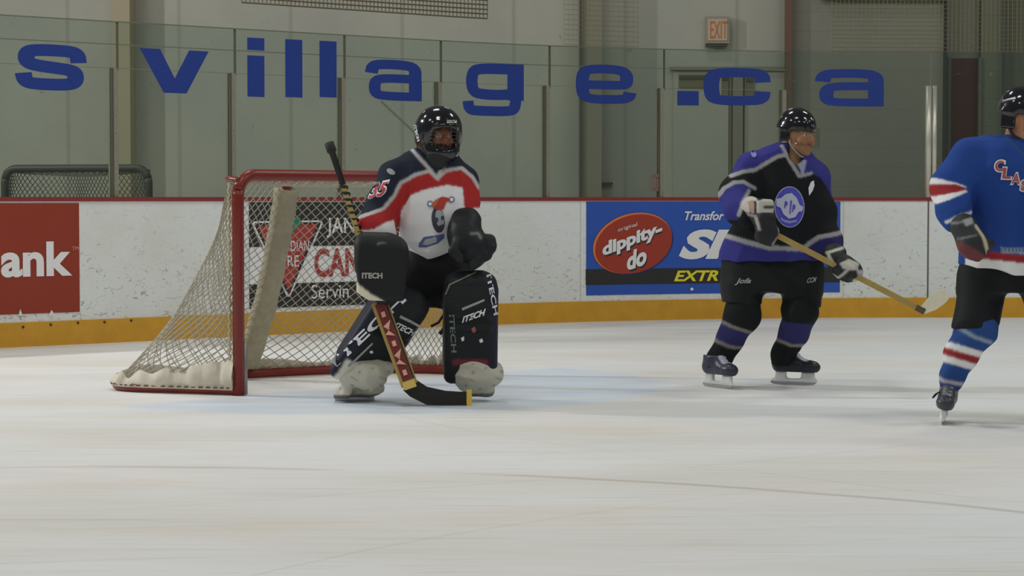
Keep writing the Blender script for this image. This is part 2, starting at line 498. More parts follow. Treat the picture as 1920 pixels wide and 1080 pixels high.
M_gasket = mat('dark_gasket', C(62, 62, 52), .6)
M_bright_alu = mat('bright_aluminium', C(165, 164, 152), .35, .5, noise=.1, nscale=15)
M_glass_edge = mat('glass_edge', C(82, 90, 76), .4)
GZ0, GZ1, PZ = 1.128, 2.485, 2.125
def L_s(): return [stroke2d([(.94, .62), (.92, .84), (.74, .88), (.26, .88), (.11, .82), (.11, .60), (.26, .53), (.74, .47), (.89, .42), (.89, .18), (.74, .12), (.26, .12), (.09, .16), (.06, .36)], .265)]
def L_v(): return [poly2d([(0, 1), (.34, 0), (.67, 0), (1, 1), (.71, 1), (.5, .34), (.29, 1)])]
def L_i(): return [poly2d([(0, 0), (1, 0), (1, .70), (0, .70)]), poly2d([(0, .79), (1, .79), (1, 1), (0, 1)])]
def L_l(): return [poly2d([(0, 0), (1, 0), (1, 1), (0, 1)])]
def L_a(): return [stroke2d([(.05, .66), (.08, .86), (.30, .89), (.62, .89), (.86, .84), (.86, .55), (.86, 0)], .235),
                   stroke2d([(.80, .545), (.28, .545), (.11, .48), (.11, .15), (.28, .105), (.80, .105)], .215),
                   poly2d([(.745, 0), (.98, 0), (.98, .5), (.745, .5)])]
def L_g(): return [stroke2d([(.84, .90), (.28, .90), (.11, .84), (.11, .46), (.28, .40), (.70, .40), (.80, .45)], .2),
                   poly2d([(.72, 1), (1, 1), (1, .3), (.72, .3)]),
                   stroke2d([(.86, .5), (.86, .14), (.74, .085), (.22, .085), (.06, .10), (.04, .27)], .19)]
def L_e(): return [stroke2d([(.95, .30), (.92, .14), (.72, .11), (.28, .11), (.12, .20), (.12, .80), (.28, .89), (.72, .89), (.89, .80), (.89, .50), (.80, .48), (.14, .48)], .225)]
def L_c(): return [stroke2d([(.95, .38), (.93, .15), (.72, .12), (.28, .12), (.13, .2), (.13, .80), (.28, .88), (.72, .88), (.93, .85), (.95, .62)], .25)]
panes = [(-160, 226, 's', [(L_s, (35, 84, 170, 170))]),
         (230, 446, 'v', [(L_v, (269, 94, 398, 175))]),
         (450, 651, 'i and two l', [(L_i, (470, 72, 502, 182)), (L_l, (541, 75, 573, 183)), (L_l, (605, 78, 637, 183))]),
         (655, 831, 'first a', [(L_a, (690, 113, 796, 189))]),
         (835, 1033, 'g', [(L_g, (872, 120, 986, 218))]),
         (1037, 1246, 'e', [(L_e, (1083, 122, 1196, 195))]),
         (1250, 1474, 'dot and c', [(L_l, (1272, 171, 1312, 198)), (L_c, (1321, 128, 1446, 198))]),
         (1478, 1743, 'last a', [(L_a, (1528, 130, 1657, 200))]),
         (1747, 1990, '', [])]
for (l, r, nm, letters) in panes:
    s0, s1 = s_of(l - 2) + .008, s_of(r + 2) - .008
    root = empty('rink_glass_panel', BP((s0 + s1) / 2, GZ0, -.05),
                 ('tall clear rink glass pane carrying the blue letter' + ('s ' if len(letters) > 1 else ' ') + nm) if nm else 'clear rink glass pane without lettering right of the bright aluminium post',
                 'glass pane', 'glass panes above the boards')
    strip('glass', s0, s1, GZ0, GZ1, -.056, -.044, M_glass, root)
    if nm != 'last a' and nm:
        strip('top_edge', s0, s1, GZ1 - .004, GZ1 + .004, -.058, -.042, M_glass_edge, root)
        strip('seam', s0 + .004, s1 - .004, 2.305, 2.313, -.043, -.040, M_glass_edge, root)
        strip('seam', s0 + .004, s1 - .004, PZ - .003, PZ + .002, -.043, -.040, mat('faint_seam', C(92, 98, 84), .4), root)
    for fn, box in letters:
        pieces = fn(); V2, Fc = join2d(pieces)
        lo, hi = V2.min(0), V2.max(0)
        if fn in (L_s, L_a, L_g, L_e, L_c): V2 = (V2 - lo) / (hi - lo)
        lift = np.concatenate([np.full(len(v), .0006 * i) for i, (v, f) in enumerate(pieces)])
        l_, t_, r_, b_ = box; pc = (l_ + r_) / 2
        sl_, sr_, zt_, zb_ = s_of(l_), s_of(r_), z_of(pc, t_), z_of(pc, b_)
        mobj('letter', [BP(sl_ + (sr_ - sl_) * x, zb_ + (zt_ - zb_) * y, -.037 + k) for (x, y), k in zip(V2, lift)], Fc, M_letter, root)
posts = [(228, 's and v panes'), (448, 'v and i l l panes'), (653, 'i l l and first a panes'), (833, 'first a and g panes'), (1035, 'g and e panes'), (1248, 'e and dot c panes'), (1476, 'dot c and last a panes')]
for px, nm in posts:
    s = s_of(px)
    root = empty('glass_post', BP(s, GZ0, -.05), 'slim worn metal post between the glass panes lettered ' + nm.replace(' panes', ''), 'glass post', 'metal posts between the glass panes')
    strip('post', s - .062, s - .008, GZ0, PZ, -.041, -.022, M_alu, root, n=1)
    strip('back_channel', s - .062, s - .008, GZ0, PZ, -.085, -.059, M_alu, root, n=1)
    strip('gasket', s - .066, s - .050, GZ0, PZ, -.040, -.017, M_gasket, root, n=1)
    strip('joint', s - .005, s + .005, PZ - .02 if px < 1400 else GZ0, GZ1, -.058, -.036, M_gasket, root, n=1)
    if px == 1248:
        b = MB()
        for dz in (-.0, .125): b.box(BP(s - .10, 1.20 + dz, -.02), (.034, .014, .016))
        for ds in (-.125, -.075): b.box(BP(s + ds, 1.262, -.02), (.012, .014, .078))
        b.build('latch', mat('rusty_latch', C(96, 74, 70), .6), root)
s = s_of(1744)
root = empty('glass_post', BP(s, GZ0, -.03), 'wide bright aluminium post at the gate with two round edges', 'glass post')
MB().tube([BP(s - .022, GZ0, -.012), BP(s - .022, 2.17, -.012)], .030, 16).build('post', M_bright_alu, root, True)
MB().tube([BP(s + .035, GZ0, -.014), BP(s + .035, 2.17, -.014)], .024, 16).build('post', M_bright_alu, root, True)
MB().box(BP(s + .006, 1.65, -.030), (.02, .008, .52)).build('backing', M_gasket, root)

# ------------------------------------------------------------------ building behind the glass
YW = 24.0
def wx(px, Y=YW): return (px - 960) * Y / F_PX
def wz(py, Y=YW): return CAM_H - (py - HORIZON) * Y / F_PX
def wall_material(name, a, b, hor=False, period=.3):
    m = bpy.data.materials.new(name); m.use_nodes = True
    h = NT(m); nt = m.node_tree; bs = nt.nodes['Principled BSDF']
    g = h.n('ShaderNodeNewGeometry').outputs['Position']
    c = h.mix(h.step(h.noise(g, .7, 5), .35, .7), a, b)
    sx = h.n('ShaderNodeSeparateXYZ'); nt.links.new(g, sx.inputs[0])
    q = h.math('FRACT', h.math('DIVIDE', h.math('ADD', sx.outputs[2 if hor else 0], 50.0), period))
    c = h.mix(h.math('MULTIPLY', h.step(h.math('ABSOLUTE', h.math('SUBTRACT', q, .5)), .47, .5), .45), c, tuple(v * .55 for v in a))
    sp = h.noise(h.mapping(g, (9, 9, 14)), 1.0, 3, .6, .6)
    c = h.mix(h.math('MULTIPLY', h.step(sp, .68, .74), .5), c, tuple(v * .5 for v in a))
    nt.links.new(c, bs.inputs['Base Color']); bs.inputs['Roughness'].default_value = .7
    return m
def wbox(name, l, r, zb, zt, y0, y1, m, label=None, cat=None, kind='structure', parent=None, Yref=None):
    Yr = Yref or y0
    b = MB(); x0, x1 = wx(l, Yr), wx(r, Yr)
    b.box(((x0 + x1) / 2, (y0 + y1) / 2, (zb + zt) / 2), ((x1 - x0) / 2, (y1 - y0) / 2, (zt - zb) / 2))
    return tag(b.build(name, m, parent), label, cat, kind=kind)
WK = 1.25
M_wall = wall_material('pale_siding', C(126, 126, 116, WK), C(119, 119, 111, WK), False, 1.22)
wbox('wall_back', -1900, 1478, .03, 6.5, YW, YW + .2, M_wall, 'pale panelled wall behind the glass', 'wall')
M_plank = wall_material('grey_planks', C(104, 103, 92, 1.2), C(96, 96, 87, 1.2), True, .21)
wbox('wall_right', 1482, 1772, .03, 6.5, YW - .3, YW - .1, M_plank, 'grey plank wall behind the glass at right', 'wall')
wbox('wall_side', 1836, 2500, .03, 6.5, YW - .2, YW, wall_material('green_grey_wall', C(88, 90, 76, 1.1), C(80, 82, 70, 1.1), True, .3), 'green-grey wall at the far right', 'wall')
wbox('wall_over_door', 1770, 1840, wz(112), 6.5, YW - .1, YW + .1, M_plank, 'wall above the dark brown door', 'wall')
wbox('trim_3', 213, 246, .03, 6.5, YW - .35, YW - .02, mat('beige_column', C(124, 116, 96, 1.2), .7, noise=.05, nscale=3), 'beige column at the left of the wall', 'column')
wbox('trim_4', 1087, 1128, .03, 6.5, YW - .4, YW - .02, mat('olive_column', C(92, 90, 76, 1.35), .7, noise=.08, nscale=3), 'dark olive column behind the letter e', 'column')
wbox('trim_5', 1476, 1483, .03, 6.5, YW - .42, YW - .1, mat('red_brown_pipe', C(84, 62, 50, 1.2), .6), 'thin red-brown pipe at the wall corner', 'pipe')
wbox('trim_6', 1769, 1774, .03, 6.5, YW - .4, YW - .1, mat('dark_edge', C(46, 48, 44), .6), 'dark edge beside the brown door', 'trim')
wbox('trim_7', 1880, 1890, .03, 6.5, YW - .3, YW - .18, mat('dim_edge', C(66, 68, 60), .6), 'dim upright edge on the far right wall', 'trim')
wbox('trim_9', 1086, 1092, .03, 6.5, YW - .43, YW - .40, mat('column_edge', C(58, 58, 48, 1.2), .7), 'dark edge of the olive column', 'trim')
wbox('trim_10', 1540, 1768, wz(5), 6.5, YW - .42, YW - .3, mat('dark_beam', C(44, 40, 34), .7), 'dark beam above the plank wall', 'beam')
d2 = empty('door_1', (wx(1808), YW - .05, .03), 'dark brown door at the right behind the glass', 'door', kind='structure')
wbox('leaf', 1781, 1832, .03, wz(115), YW - .15, YW - .05, mat('dark_brown_door', C(70, 34, 26, 1.0), .5, noise=.1, nscale=4), parent=d2, kind=None)
wbox('frame', 1775, 1781, .03, wz(111), YW - .22, YW - .05, mat('grey_green_frame', C(82, 86, 72), .6), parent=d2, kind=None)
wbox('frame', 1832, 1838, .03, wz(111), YW - .22, YW - .05, mat('grey_green_frame', C(82, 86, 72), .6), parent=d2, kind=None)
M_door = mat('pale_door', C(122, 122, 112, WK), .6, noise=.05, nscale=4)
M_dframe = mat('door_frame', C(98, 96, 84, 1.2), .6)
d1 = empty('door_2', (wx(1366), YW, .03), 'pale double door with narrow windows under the exit sign', 'door', kind='structure')
wbox('leaf', 1262, 1365, .03, wz(133), YW - .05, YW, M_door, parent=d1, kind=None)
wbox('leaf', 1395, 1470, .03, wz(133), YW - .05, YW, M_door, parent=d1, kind=None)
wbox('mullion', 1366, 1371, .03, wz(133), YW - .06, YW, mat('mullion_dark', C(82, 80, 66, 1.2), .6), parent=d1, kind=None)  # narrow darker strip along the door edge
wbox('mullion', 1373, 1392, .03, wz(133), YW - .09, YW, M_dframe, parent=d1, kind=None)
wbox('frame', 1256, 1476, wz(133), wz(127), YW - .1, YW, M_dframe, parent=d1, kind=None)
M_dim = mat('dim_window', C(92, 88, 70, 1.05), .3)
M_dim2 = mat('dark_window', C(62, 60, 50, 1.05), .3)
for (l, t, r, b) in ((1272, 141, 1340, 166), (1352, 143, 1364, 184), (1397, 146, 1412, 182)):
    f = wbox('window', l, r, wz(b), wz(t), YW - .07, YW - .04, M_dim, parent=d1, kind=None)
    wbox('blind', l + 1, r - 1, wz(t + 9), wz(t + 3), YW - .085, YW - .07, M_dim2, parent=f, kind=None)
wbox('push_bar', 1128, 1149, wz(346), wz(342), YW - .08, YW, mat('dark_handle', C(58, 58, 50), .5), kind=None, parent=d1)
# hairline marks on the wall
for (x0, y0, x1, y1) in ((715, 190, 890, 355),):
    p = MB().tube([(wx(x0), YW - .004, wz(y0)), (wx(x1), YW - .004, wz(y1))], .008, 5)
    tag(p.build('trim_8', mat('crack', C(104, 104, 95, 1.15), .8)), 'thin slanting line across the pale wall', 'crack', kind='structure')
# exit sign
ex = empty('exit_sign', (wx(1344), YW, wz(86)), 'small lit exit sign on the wall above the pale double door', 'exit sign')
wbox('housing', 1322, 1366, wz(84), wz(34), YW - .12, YW, mat('sign_housing', C(110, 108, 98, 1.2), .5), parent=ex, kind=None)
wbox('face', 1326, 1362, wz(79), wz(39), YW - .128, YW - .12, mat('sign_face', C(140, 120, 98, 1.35), .5), parent=ex, kind=None)
V2, Fc = text2d('EXIT', 0, .0)
mobj('lettering', [(wx(1328 + 32 * x), YW - .132, wz(75 - 32 * y)) for x, y in V2], Fc, mat('exit_red', C(126, 84, 62, 1.3), .5), ex)
wbox('box_below', 1322, 1362, wz(89), wz(84), YW - .11, YW, M_dim2, parent=ex, kind=None)

# ------------------------------------------------------------------ protective netting above the glass
def net_grid(name, l, r, z0, z1, cell, th, m, label, off=-.05):
    s0, s1 = s_of(l), s_of(r); b = MB()
    n = int((s1 - s0) / cell)
    for i in range(n + 1):
        s = s0 + (s1 - s0) * i / n
        b.tube([BP(s, z0, off), BP(s, z1, off)], th, 3)
    z = z0
    while z <= z1:
        b.tube([BP(s0 + (s1 - s0) * k / 24, z, off + .002) for k in range(25)], th * 1.15, 3)
        z += cell
    return tag(b.build(name, m), label, 'safety net')
net_grid('safety_net', 462, 920, 2.70, 3.6, .040, .0066, mat('brown_cord', C(84, 78, 62), .8), 'brown mesh netting hung above the glass at top centre')
net_grid('safety_net', 1560, 2010, 2.49, 3.6, .040, .0026, mat('olive_cord', C(96, 94, 70), .8), 'fine olive netting hung above the glass at top right')
net_grid('safety_net', 1062, 1200, 2.50, 3.6, .045, .0018, mat('olive_cord', C(96, 94, 70), .8), 'narrow strip of fine netting in front of the olive column')
# ------------------------------------------------------------------ goals
M_goal_red = mat('goal_red_paint', C(104, 36, 28, .9), .32, noise=.12, nscale=18)
M_cord = mat('net_cord', C(136, 132, 118, 1.0), .8)
M_cord_dark = mat('net_cord_dark', C(84, 82, 70), .8)
M_canvas = mat('dirty_canvas', C(166, 160, 146), .85, noise=.14, nscale=14, bump=.3)
M_pad = mat('grubby_white_padding', C(130, 124, 104, .92), .8, noise=.22, nscale=22, bump=.3)
M_steel = mat('grey_worn_steel', C(112, 110, 108), .45, .4, noise=.25, nscale=30)

def net_surface(fn, nu, nv, th, m, name, parent, tri=3):
    """knotted diamond mesh: fn(u,v) -> point"""
    P = {}
    def p(i, j):
        if (i, j) not in P: P[(i, j)] = Vector(fn(i / nu, j / nv))
        return P[(i, j)]
    V = []; Fc = []
    def seg(a, b):
        d = b - a
        if d.length < 1e-5: return
        t = d.normalized(); r = t.cross(Vector((.3, .2, .9))); r.normalize(); q = t.cross(r)
        k = len(V)
        for e in (a, b):
            for i in range(tri):
                an = 2 * math.pi * i / tri
                V.append(e + r * (th * math.cos(an)) + q * (th * math.sin(an)))
        for i in range(tri):
            j = (i + 1) % tri
            Fc.append((k + i, k + j, k + tri + j, k + tri + i))
    for i in range(nu + 1):
        for j in range(nv):
            if (i + j) % 2 == 0:
                if i < nu: seg(p(i, j), p(i + 1, j + 1))
                if i > 0: seg(p(i, j), p(i - 1, j + 1))
    o = mobj(name, V, Fc, m, parent)
    return o

def make_goal(G, root, red, cord, th, gw=1.89, H=1.25, depth=.80, flare=.257, far_base=None):
    """G(m,b,z): metres along the mouth, back into the net, up"""
    R = .034
    # mouth frame: two posts and crossbar with rounded corners
    pts = [G(0, 0, 0)] + [G(0, 0, H - .12)]
    for k in range(1, 7):
        a = k / 6 * math.pi / 2; pts.append(G(.12 - .12 * math.cos(a), 0, H - .12 + .12 * math.sin(a)))
    pts += [G(gw - .12, 0, H)]
    for k in range(1, 7):
        a = k / 6 * math.pi / 2; pts.append(G(gw - .12 + .12 * math.sin(a), 0, H - .12 * (1 - math.cos(a))))
    pts.append(G(gw, 0, 0))
    half = len(pts) // 2
    MB().tube(pts[:3], R, 14).build('post', red, root, True)
    MB().tube(pts[2:-2], R, 14).build('crossbar', red, root, True)
    MB().tube(pts[-3:], R, 14).build('post', red, root, True)
    # base frame
    base = far_base(G) if far_base else spline([G(0, 0, .03), G(-.12, .30, .03), G(-flare, depth - .12, .03), G(-flare + .10, depth + .06, .03), G(.35, depth + .03, .03), G(gw / 2, depth - .10, .03),
                   G(gw - .35, depth + .03, .03), G(gw + flare - .10, depth + .06, .03), G(gw + flare, depth - .12, .03), G(gw + .12, .30, .03), G(gw, 0, .03)], 8)
    MB().tube(base, .028, 10).build('base_frame', red, root, True)
    top = spline([G(0, 0, H - .03), G(.02, .10, H - .02), G(.14, .22, H - .02), G(.5, .36, H - .02), G(gw / 2, .41, H - .02), G(gw - .5, .36, H - .02), G(gw - .14, .22, H - .02), G(gw - .02, .10, H - .02), G(gw, 0, H - .03)], 8)
    MB().tube(top, .014, 8).build('top_frame', red, root, True)
    def at_path(path, u):
        f = u * (len(path) - 1); i = min(int(f), len(path) - 2)
        return path[i].lerp(path[i + 1], f - i)
    def side(u, v):
        T = at_path(top, u); B = at_path(base, u); B = B.copy(); B.z = .05
        h = 1 - (1 - v)
        hz = v ** 2.0 * .75 + v * .25
        wv = .012 * math.sin(u * 37) * math.sin(v * 9)
        q = T.lerp(B, hz); q.z = T.z + (B.z - T.z) * v
        return q + Vector((wv, wv * .5, 0))
    net_surface(side, 112, 42, th, cord, 'net', root)
    def topnet(u, v):
        T = at_path(top, u)
        q = G(gw * u, 0, H - .01)
        r = q.lerp(T, v); r.z -= .05 * math.sin(math.pi * v) * math.sin(math.pi * u)
        return r
    net_surface(topnet, 52, 10, th, cord, 'top_net', root)
    return base, top, side, at_path

Gm = lambda m, b, z=0.0: gl(m, b, z)
goal = empty('hockey_goal', GOAL_P1, 'red framed hockey goal with white netting standing on the ice behind the goalkeeper', 'hockey goal')
base, top, side, at_path = make_goal(Gm, goal, M_goal_red, M_cord, .0033, far_base=lambda G: spline(
    [G(0, 0, .03), G(-.12, .30, .03), G(-.257, .66, .03), G(-.15, .86, .03), G(.35, .86, .03), G(.945, .79, .03), G(1.38, .67, .03), G(1.66, .48, .03), G(1.82, .26, .03), G(1.87, .10, .03), G(1.89, 0, .03)], 8))
# canvas skirt round the foot of the net
V = []; Fc = []; n = 150
for i in range(n + 1):
    u = .012 + .976 * i / n
    p = at_path(base, u)
    q = at_path(base, min(u + .004, .999)); t = (q - p); t.z = 0; t.normalize()
    out = Vector((-t.y, t.x, 0))
    if out.dot(p - gl(GW / 2, .4)) < 0: out = -out
    near = max(0.0, 1 - u / .22); far = max(0.0, 1 - (1 - u) / .22)
    hgt = .075 + .13 * max(near, far) ** 1.0 + .022 * abs(math.sin(u * 64)) ** 2 + .012 * math.sin(u * 147)
    if .22 < u < .78: hgt = .10 + .02 * math.sin(u * 41) + .05 * abs(u - .5)
    wv = .014 * math.sin(u * 95) + .008 * math.sin(u * 231)
    for (z, o) in ((.030, .034), (hgt * .5, .030 + wv), (hgt, .002 + wv * .6), (hgt, -.006 + wv * .6), (hgt * .5, .018 + wv), (.030, .024)):
        w_ = p + out * o; w_.z = z; V.append(w_)
for i in range(n):
    for k in range(6):
        a = 6 * i; Fc.append((a + k, a + (k + 1) % 6, a + 6 + (k + 1) % 6, a + 6 + k))
mobj('skirt', V, Fc, M_canvas, goal, True)
# lacing that ties the skirt to the base frame
for i in range(20):
    u = .02 + i * .0125
    p, q = at_path(base, u), at_path(base, u + .0065)
    t = q - p; t.z = 0; t.normalize(); out = Vector((-t.y, t.x, 0))
    if out.dot(p - gl(GW / 2, .4)) < 0: out = -out
    MB().tube([p + out * .036 + Vector((0, 0, .012)), q + out * .036 + Vector((0, 0, .012))], .004, 5).build('lacing', mat('dark_lace', C(70, 62, 54), .8), goal)
# padded centre support inside the net
t0, t1 = gl(.75, .40, 1.215), gl(.76, .80, .06)
cv = spline([t0, gl(.75, .46, .95), gl(.755, .60, .5), t1], 8)
MB().tube(cv, .03, 10).build('centre_support', M_goal_red, goal, True)
pd = MB()
pts = cv[2:-1]
for i in range(len(pts)): pass
prof = []
for i, p in enumerate(pts):
    t = (pts[min(i + 1, len(pts) - 1)] - pts[max(i - 1, 0)]).normalized()
    sdir = _m; fdir = t.cross(sdir).normalized()
    ring = []
    for k in range(12):
        a = 2 * math.pi * k / 12
        ca, sa = math.cos(a), math.sin(a)
        sq = (abs(ca) ** 4 + abs(sa) ** 4) ** -.25
        wob = 1 + .06 * math.sin(i * 1.7 + k)
        ring.append(p + sdir * (.072 * ca * sq * wob) + fdir * (.058 * sa * sq))
    prof.append(ring)
V = [v for r in prof for v in r]; Fc = []
for i in range(len(prof) - 1):
    for k in range(12): Fc.append((i * 12 + k, i * 12 + (k + 1) % 12, (i + 1) * 12 + (k + 1) % 12, (i + 1) * 12 + k))
Fc.append(tuple(range(11, -1, -1))); Fc.append(tuple((len(prof) - 1) * 12 + k for k in range(12)))
mobj('padding', V, Fc, M_pad, goal, True)
# worn steel guard on the foot of the near post, lacing cord up the post
MB().tube([gl(.028, -.004, .005), gl(.028, -.004, .30)], .026, 10).build('post_guard', M_steel, goal, True)
MB().tube([gl(GW - .028, -.004, .005), gl(GW - .028, -.004, .30)], .026, 10).build('post_guard', M_steel, goal, True)
cord = MB(); pr = []
for i in range(60):
    z = .2 + i * .017; pr.append(gl(-.038 + .006 * math.sin(i * 2.1), .034 + .006 * math.cos(i * 2.1), z))
cord.tube(pr, .007, 5); cord.build('binding_cord', mat('yellowed_cord', C(148, 140, 108), .8), goal, True)

# second goal parked on the walkway behind the glass at the left
o2 = at(279, 372, 18.9); o2.z = .08
mx = Vector((-.95, .30, 0)); bx = Vector((-.05, 1.0, 0))
g2 = lambda m, b, z=0.0: o2 + mx * (m - .0) * .98 + bx * b + Vector((0, 0, z + .02))
goal2 = empty('hockey_goal', g2(0, 0, 0), 'dark framed spare hockey goal parked behind the glass at the left', 'hockey goal')
M_dark_frame = mat('dark_grey_frame', C(46, 47, 39, .95), .5)
make_goal(g2, goal2, M_dark_frame, mat('grey_net_cord', C(84, 84, 73), .8), .0042, gw=1.44, H=1.28, depth=.7, flare=.2)
# ------------------------------------------------------------------ smooth solid modelling on a grid (for bodies, clothes, padding)
F32 = np.float32
class Solid:
    def __init__(s): s.ops = []; s.post = []
    def _add(s, fn, lo, hi, op, k):
        s.ops.append((fn, np.array(lo, float), np.array(hi, float), op, k)); return s
    def cap(s, a, b, ra, rb=None, k=.03, op='u', flat=None, fk=1.0):
        """tapering limb from a to b; flat=(direction, factor) squeezes it along a direction"""
        a = np.array(a, float); b = np.array(b, float); rb = ra if rb is None else rb
        ab = b - a; L2 = float(ab @ ab) + 1e-12; rm = max(ra, rb) * max(1, fk)
        fl = None if flat is None else np.array(Vector(flat).normalized())
        def fn(X, Y, Z):
            px, py, pz = X - F32(a[0]), Y - F32(a[1]), Z - F32(a[2])
            t = np.clip((px * F32(ab[0]) + py * F32(ab[1]) + pz * F32(ab[2])) / F32(L2), 0, 1)
            dx, dy, dz = px - t * F32(ab[0]), py - t * F32(ab[1]), pz - t * F32(ab[2])
            d2 = dx * dx + dy * dy + dz * dz
            if fl is not None:
                q = dx * F32(fl[0]) + dy * F32(fl[1]) + dz * F32(fl[2])
                d2 = d2 + q * q * F32(1 / fk ** 2 - 1)
            return np.sqrt(d2) - (F32(ra) + t * F32(rb - ra))
        return s._add(fn, np.minimum(a, b) - rm, np.maximum(a, b) + rm, op, k)
    def chain(s, pts, k=.03, **kw):
        for (p, r), (q, t) in zip(pts[:-1], pts[1:]): s.cap(p, q, r, t, k, **kw)
        return s
    def ell(s, c, r, R=None, k=.03, op='u'):
        c = np.array(c, float); r = np.array(r, float)
        Rm = np.eye(3) if R is None else np.array([list(Vector(v).normalized()) for v in R])
        m = float(r.max())
        def fn(X, Y, Z):
            px, py, pz = X - F32(c[0]), Y - F32(c[1]), Z - F32(c[2])
            q = [(px * F32(Rm[i][0]) + py * F32(Rm[i][1]) + pz * F32(Rm[i][2])) for i in range(3)]
            k0 = np.sqrt(sum((q[i] / F32(r[i])) ** 2 for i in range(3))) + F32(1e-9)
            k1 = np.sqrt(sum((q[i] / F32(r[i] ** 2)) ** 2 for i in range(3))) + F32(1e-9)
            return k0 * (k0 - 1) / k1
        return s._add(fn, c - m, c + m, op, k)
    def box(s, c, h, R=None, rnd=.01, k=.02, op='u'):
        c = np.array(c, float); h = np.array(h, float)
        Rm = np.eye(3) if R is None else np.array([list(Vector(v).normalized()) for v in R])
        m = np.abs(Rm.T) @ h
        def fn(X, Y, Z):
            px, py, pz = X - F32(c[0]), Y - F32(c[1]), Z - F32(c[2])
            q = [np.abs(px * F32(Rm[i][0]) + py * F32(Rm[i][1]) + pz * F32(Rm[i][2])) - F32(h[i] - rnd) for i in range(3)]
            o = np.sqrt(sum(np.maximum(v, 0) ** 2 for v in q))
            return o + np.minimum(np.maximum(np.maximum(q[0], q[1]), q[2]), 0) - F32(rnd)
        return s._add(fn, c - m, c + m, op, k)
    def stack(s, levels, yaw=0.0, k=.03, op='u'):
        """upright body of oval slices (z, cx, cy, half width, half depth)"""
        lv = sorted(levels); Zs = np.array([l[0] for l in lv]); T = np.array(lv)
        cy_, sy_ = math.cos(yaw), math.sin(yaw)
        def fn(X, Y, Z):
            z = Z.ravel()
            cx, cy, a, b = (np.interp(z, Zs, T[:, i]).astype(F32)[None, None, :] for i in (1, 2, 3, 4))
            dx, dy = X - cx, Y - cy
            u, v = dx * F32(cy_) + dy * F32(sy_), -dx * F32(sy_) + dy * F32(cy_)
            e = np.sqrt((u / a) ** 2 + (v / b) ** 2)
            d = (e - 1) * np.minimum(a, b)
            dz = np.maximum(F32(Zs[0]) - Z, Z - F32(Zs[-1]))
            return np.maximum(d, dz)
        m = np.maximum(T[:, 3], T[:, 4])
        lo = (min(T[:, 1] - m), min(T[:, 2] - m), Zs[0]); hi = (max(T[:, 1] + m), max(T[:, 2] + m), Zs[-1])
        return s._add(fn, lo, hi, op, k)
    def plane(s, p, n, k=.0, keep=True):
        """cut away everything on the side the normal points to"""
        p = np.array(p, float); n = np.array(Vector(n).normalized())
        def fn(X, Y, Z): return (X - F32(p[0])) * F32(n[0]) + (Y - F32(p[1])) * F32(n[1]) + (Z - F32(p[2])) * F32(n[2])
        s.ops.append((fn, None, None, 'i', k)); return s
    def fold(s, amp, freq, seed=0, stretch=(1, 1, 1)):
        r = np.random.RandomState(seed); W = []
        for i in range(7):
            d = r.normal(size=3); d /= np.linalg.norm(d); W.append((d * freq * (.6 + r.rand()) * np.array(stretch), r.rand() * 6.28))
        def fn(X, Y, Z):
            t = 0
            for d, ph in W: t = t + np.sin(X * F32(d[0]) + Y * F32(d[1]) + Z * F32(d[2]) + F32(ph))
            t = t / 7
            return (np.abs(t) * 2 - .5) * F32(amp)
        s.post.append(fn); return s
    def surface(s, res, fine=None):
        lo = np.min([o[1] for o in s.ops if o[3] == 'u'], axis=0) - res * 4
        hi = np.max([o[2] for o in s.ops if o[3] == 'u'], axis=0) + res * 4
        ax = []
        for i in range(3):
            g = [lo[i]]
            while g[-1] < hi[i]:
                st = res
                if fine is not None and fine[0][i] - .004 < g[-1] < fine[1][i]: st = fine[2]
                g.append(g[-1] + st)
            ax.append(np.array(g, F32))
        X, Y, Z = ax[0][:, None, None], ax[1][None, :, None], ax[2][None, None, :]
        Fd = np.full((len(ax[0]), len(ax[1]), len(ax[2])), 1.0, F32)
        for fn, l, h, op, k in s.ops:
            if op == 'i':
                d = fn(X, Y, Z); d = np.broadcast_to(d, Fd.shape)
                Fd = np.maximum(Fd, d); continue
            mg = res * 3 + k
            sl_ = []
            for i in range(3):
                a = max(0, int(np.searchsorted(ax[i], l[i] - mg)) - 1); b = int(np.searchsorted(ax[i], h[i] + mg)) + 1
                sl_.append(slice(a, b))
            sl_ = tuple(sl_)
            d = fn(X[sl_[0]], Y[:, sl_[1]], Z[:, :, sl_[2]]).astype(F32)
            A = Fd[sl_]
            if op == 'u':
                hh = np.maximum(k - np.abs(A - d), 0) / max(k, 1e-6)
                Fd[sl_] = np.minimum(A, d) - hh * hh * (k / 4)
            else:
                hh = np.maximum(k - np.abs(A + d), 0) / max(k, 1e-6)
                Fd[sl_] = np.maximum(A, -d) + hh * hh * (k / 4)
        if s.post:
            near = np.abs(Fd) < .08
            for fn in s.post: Fd = np.where(near, Fd + fn(X, Y, Z), Fd)
        return surface_nets(Fd, ax)
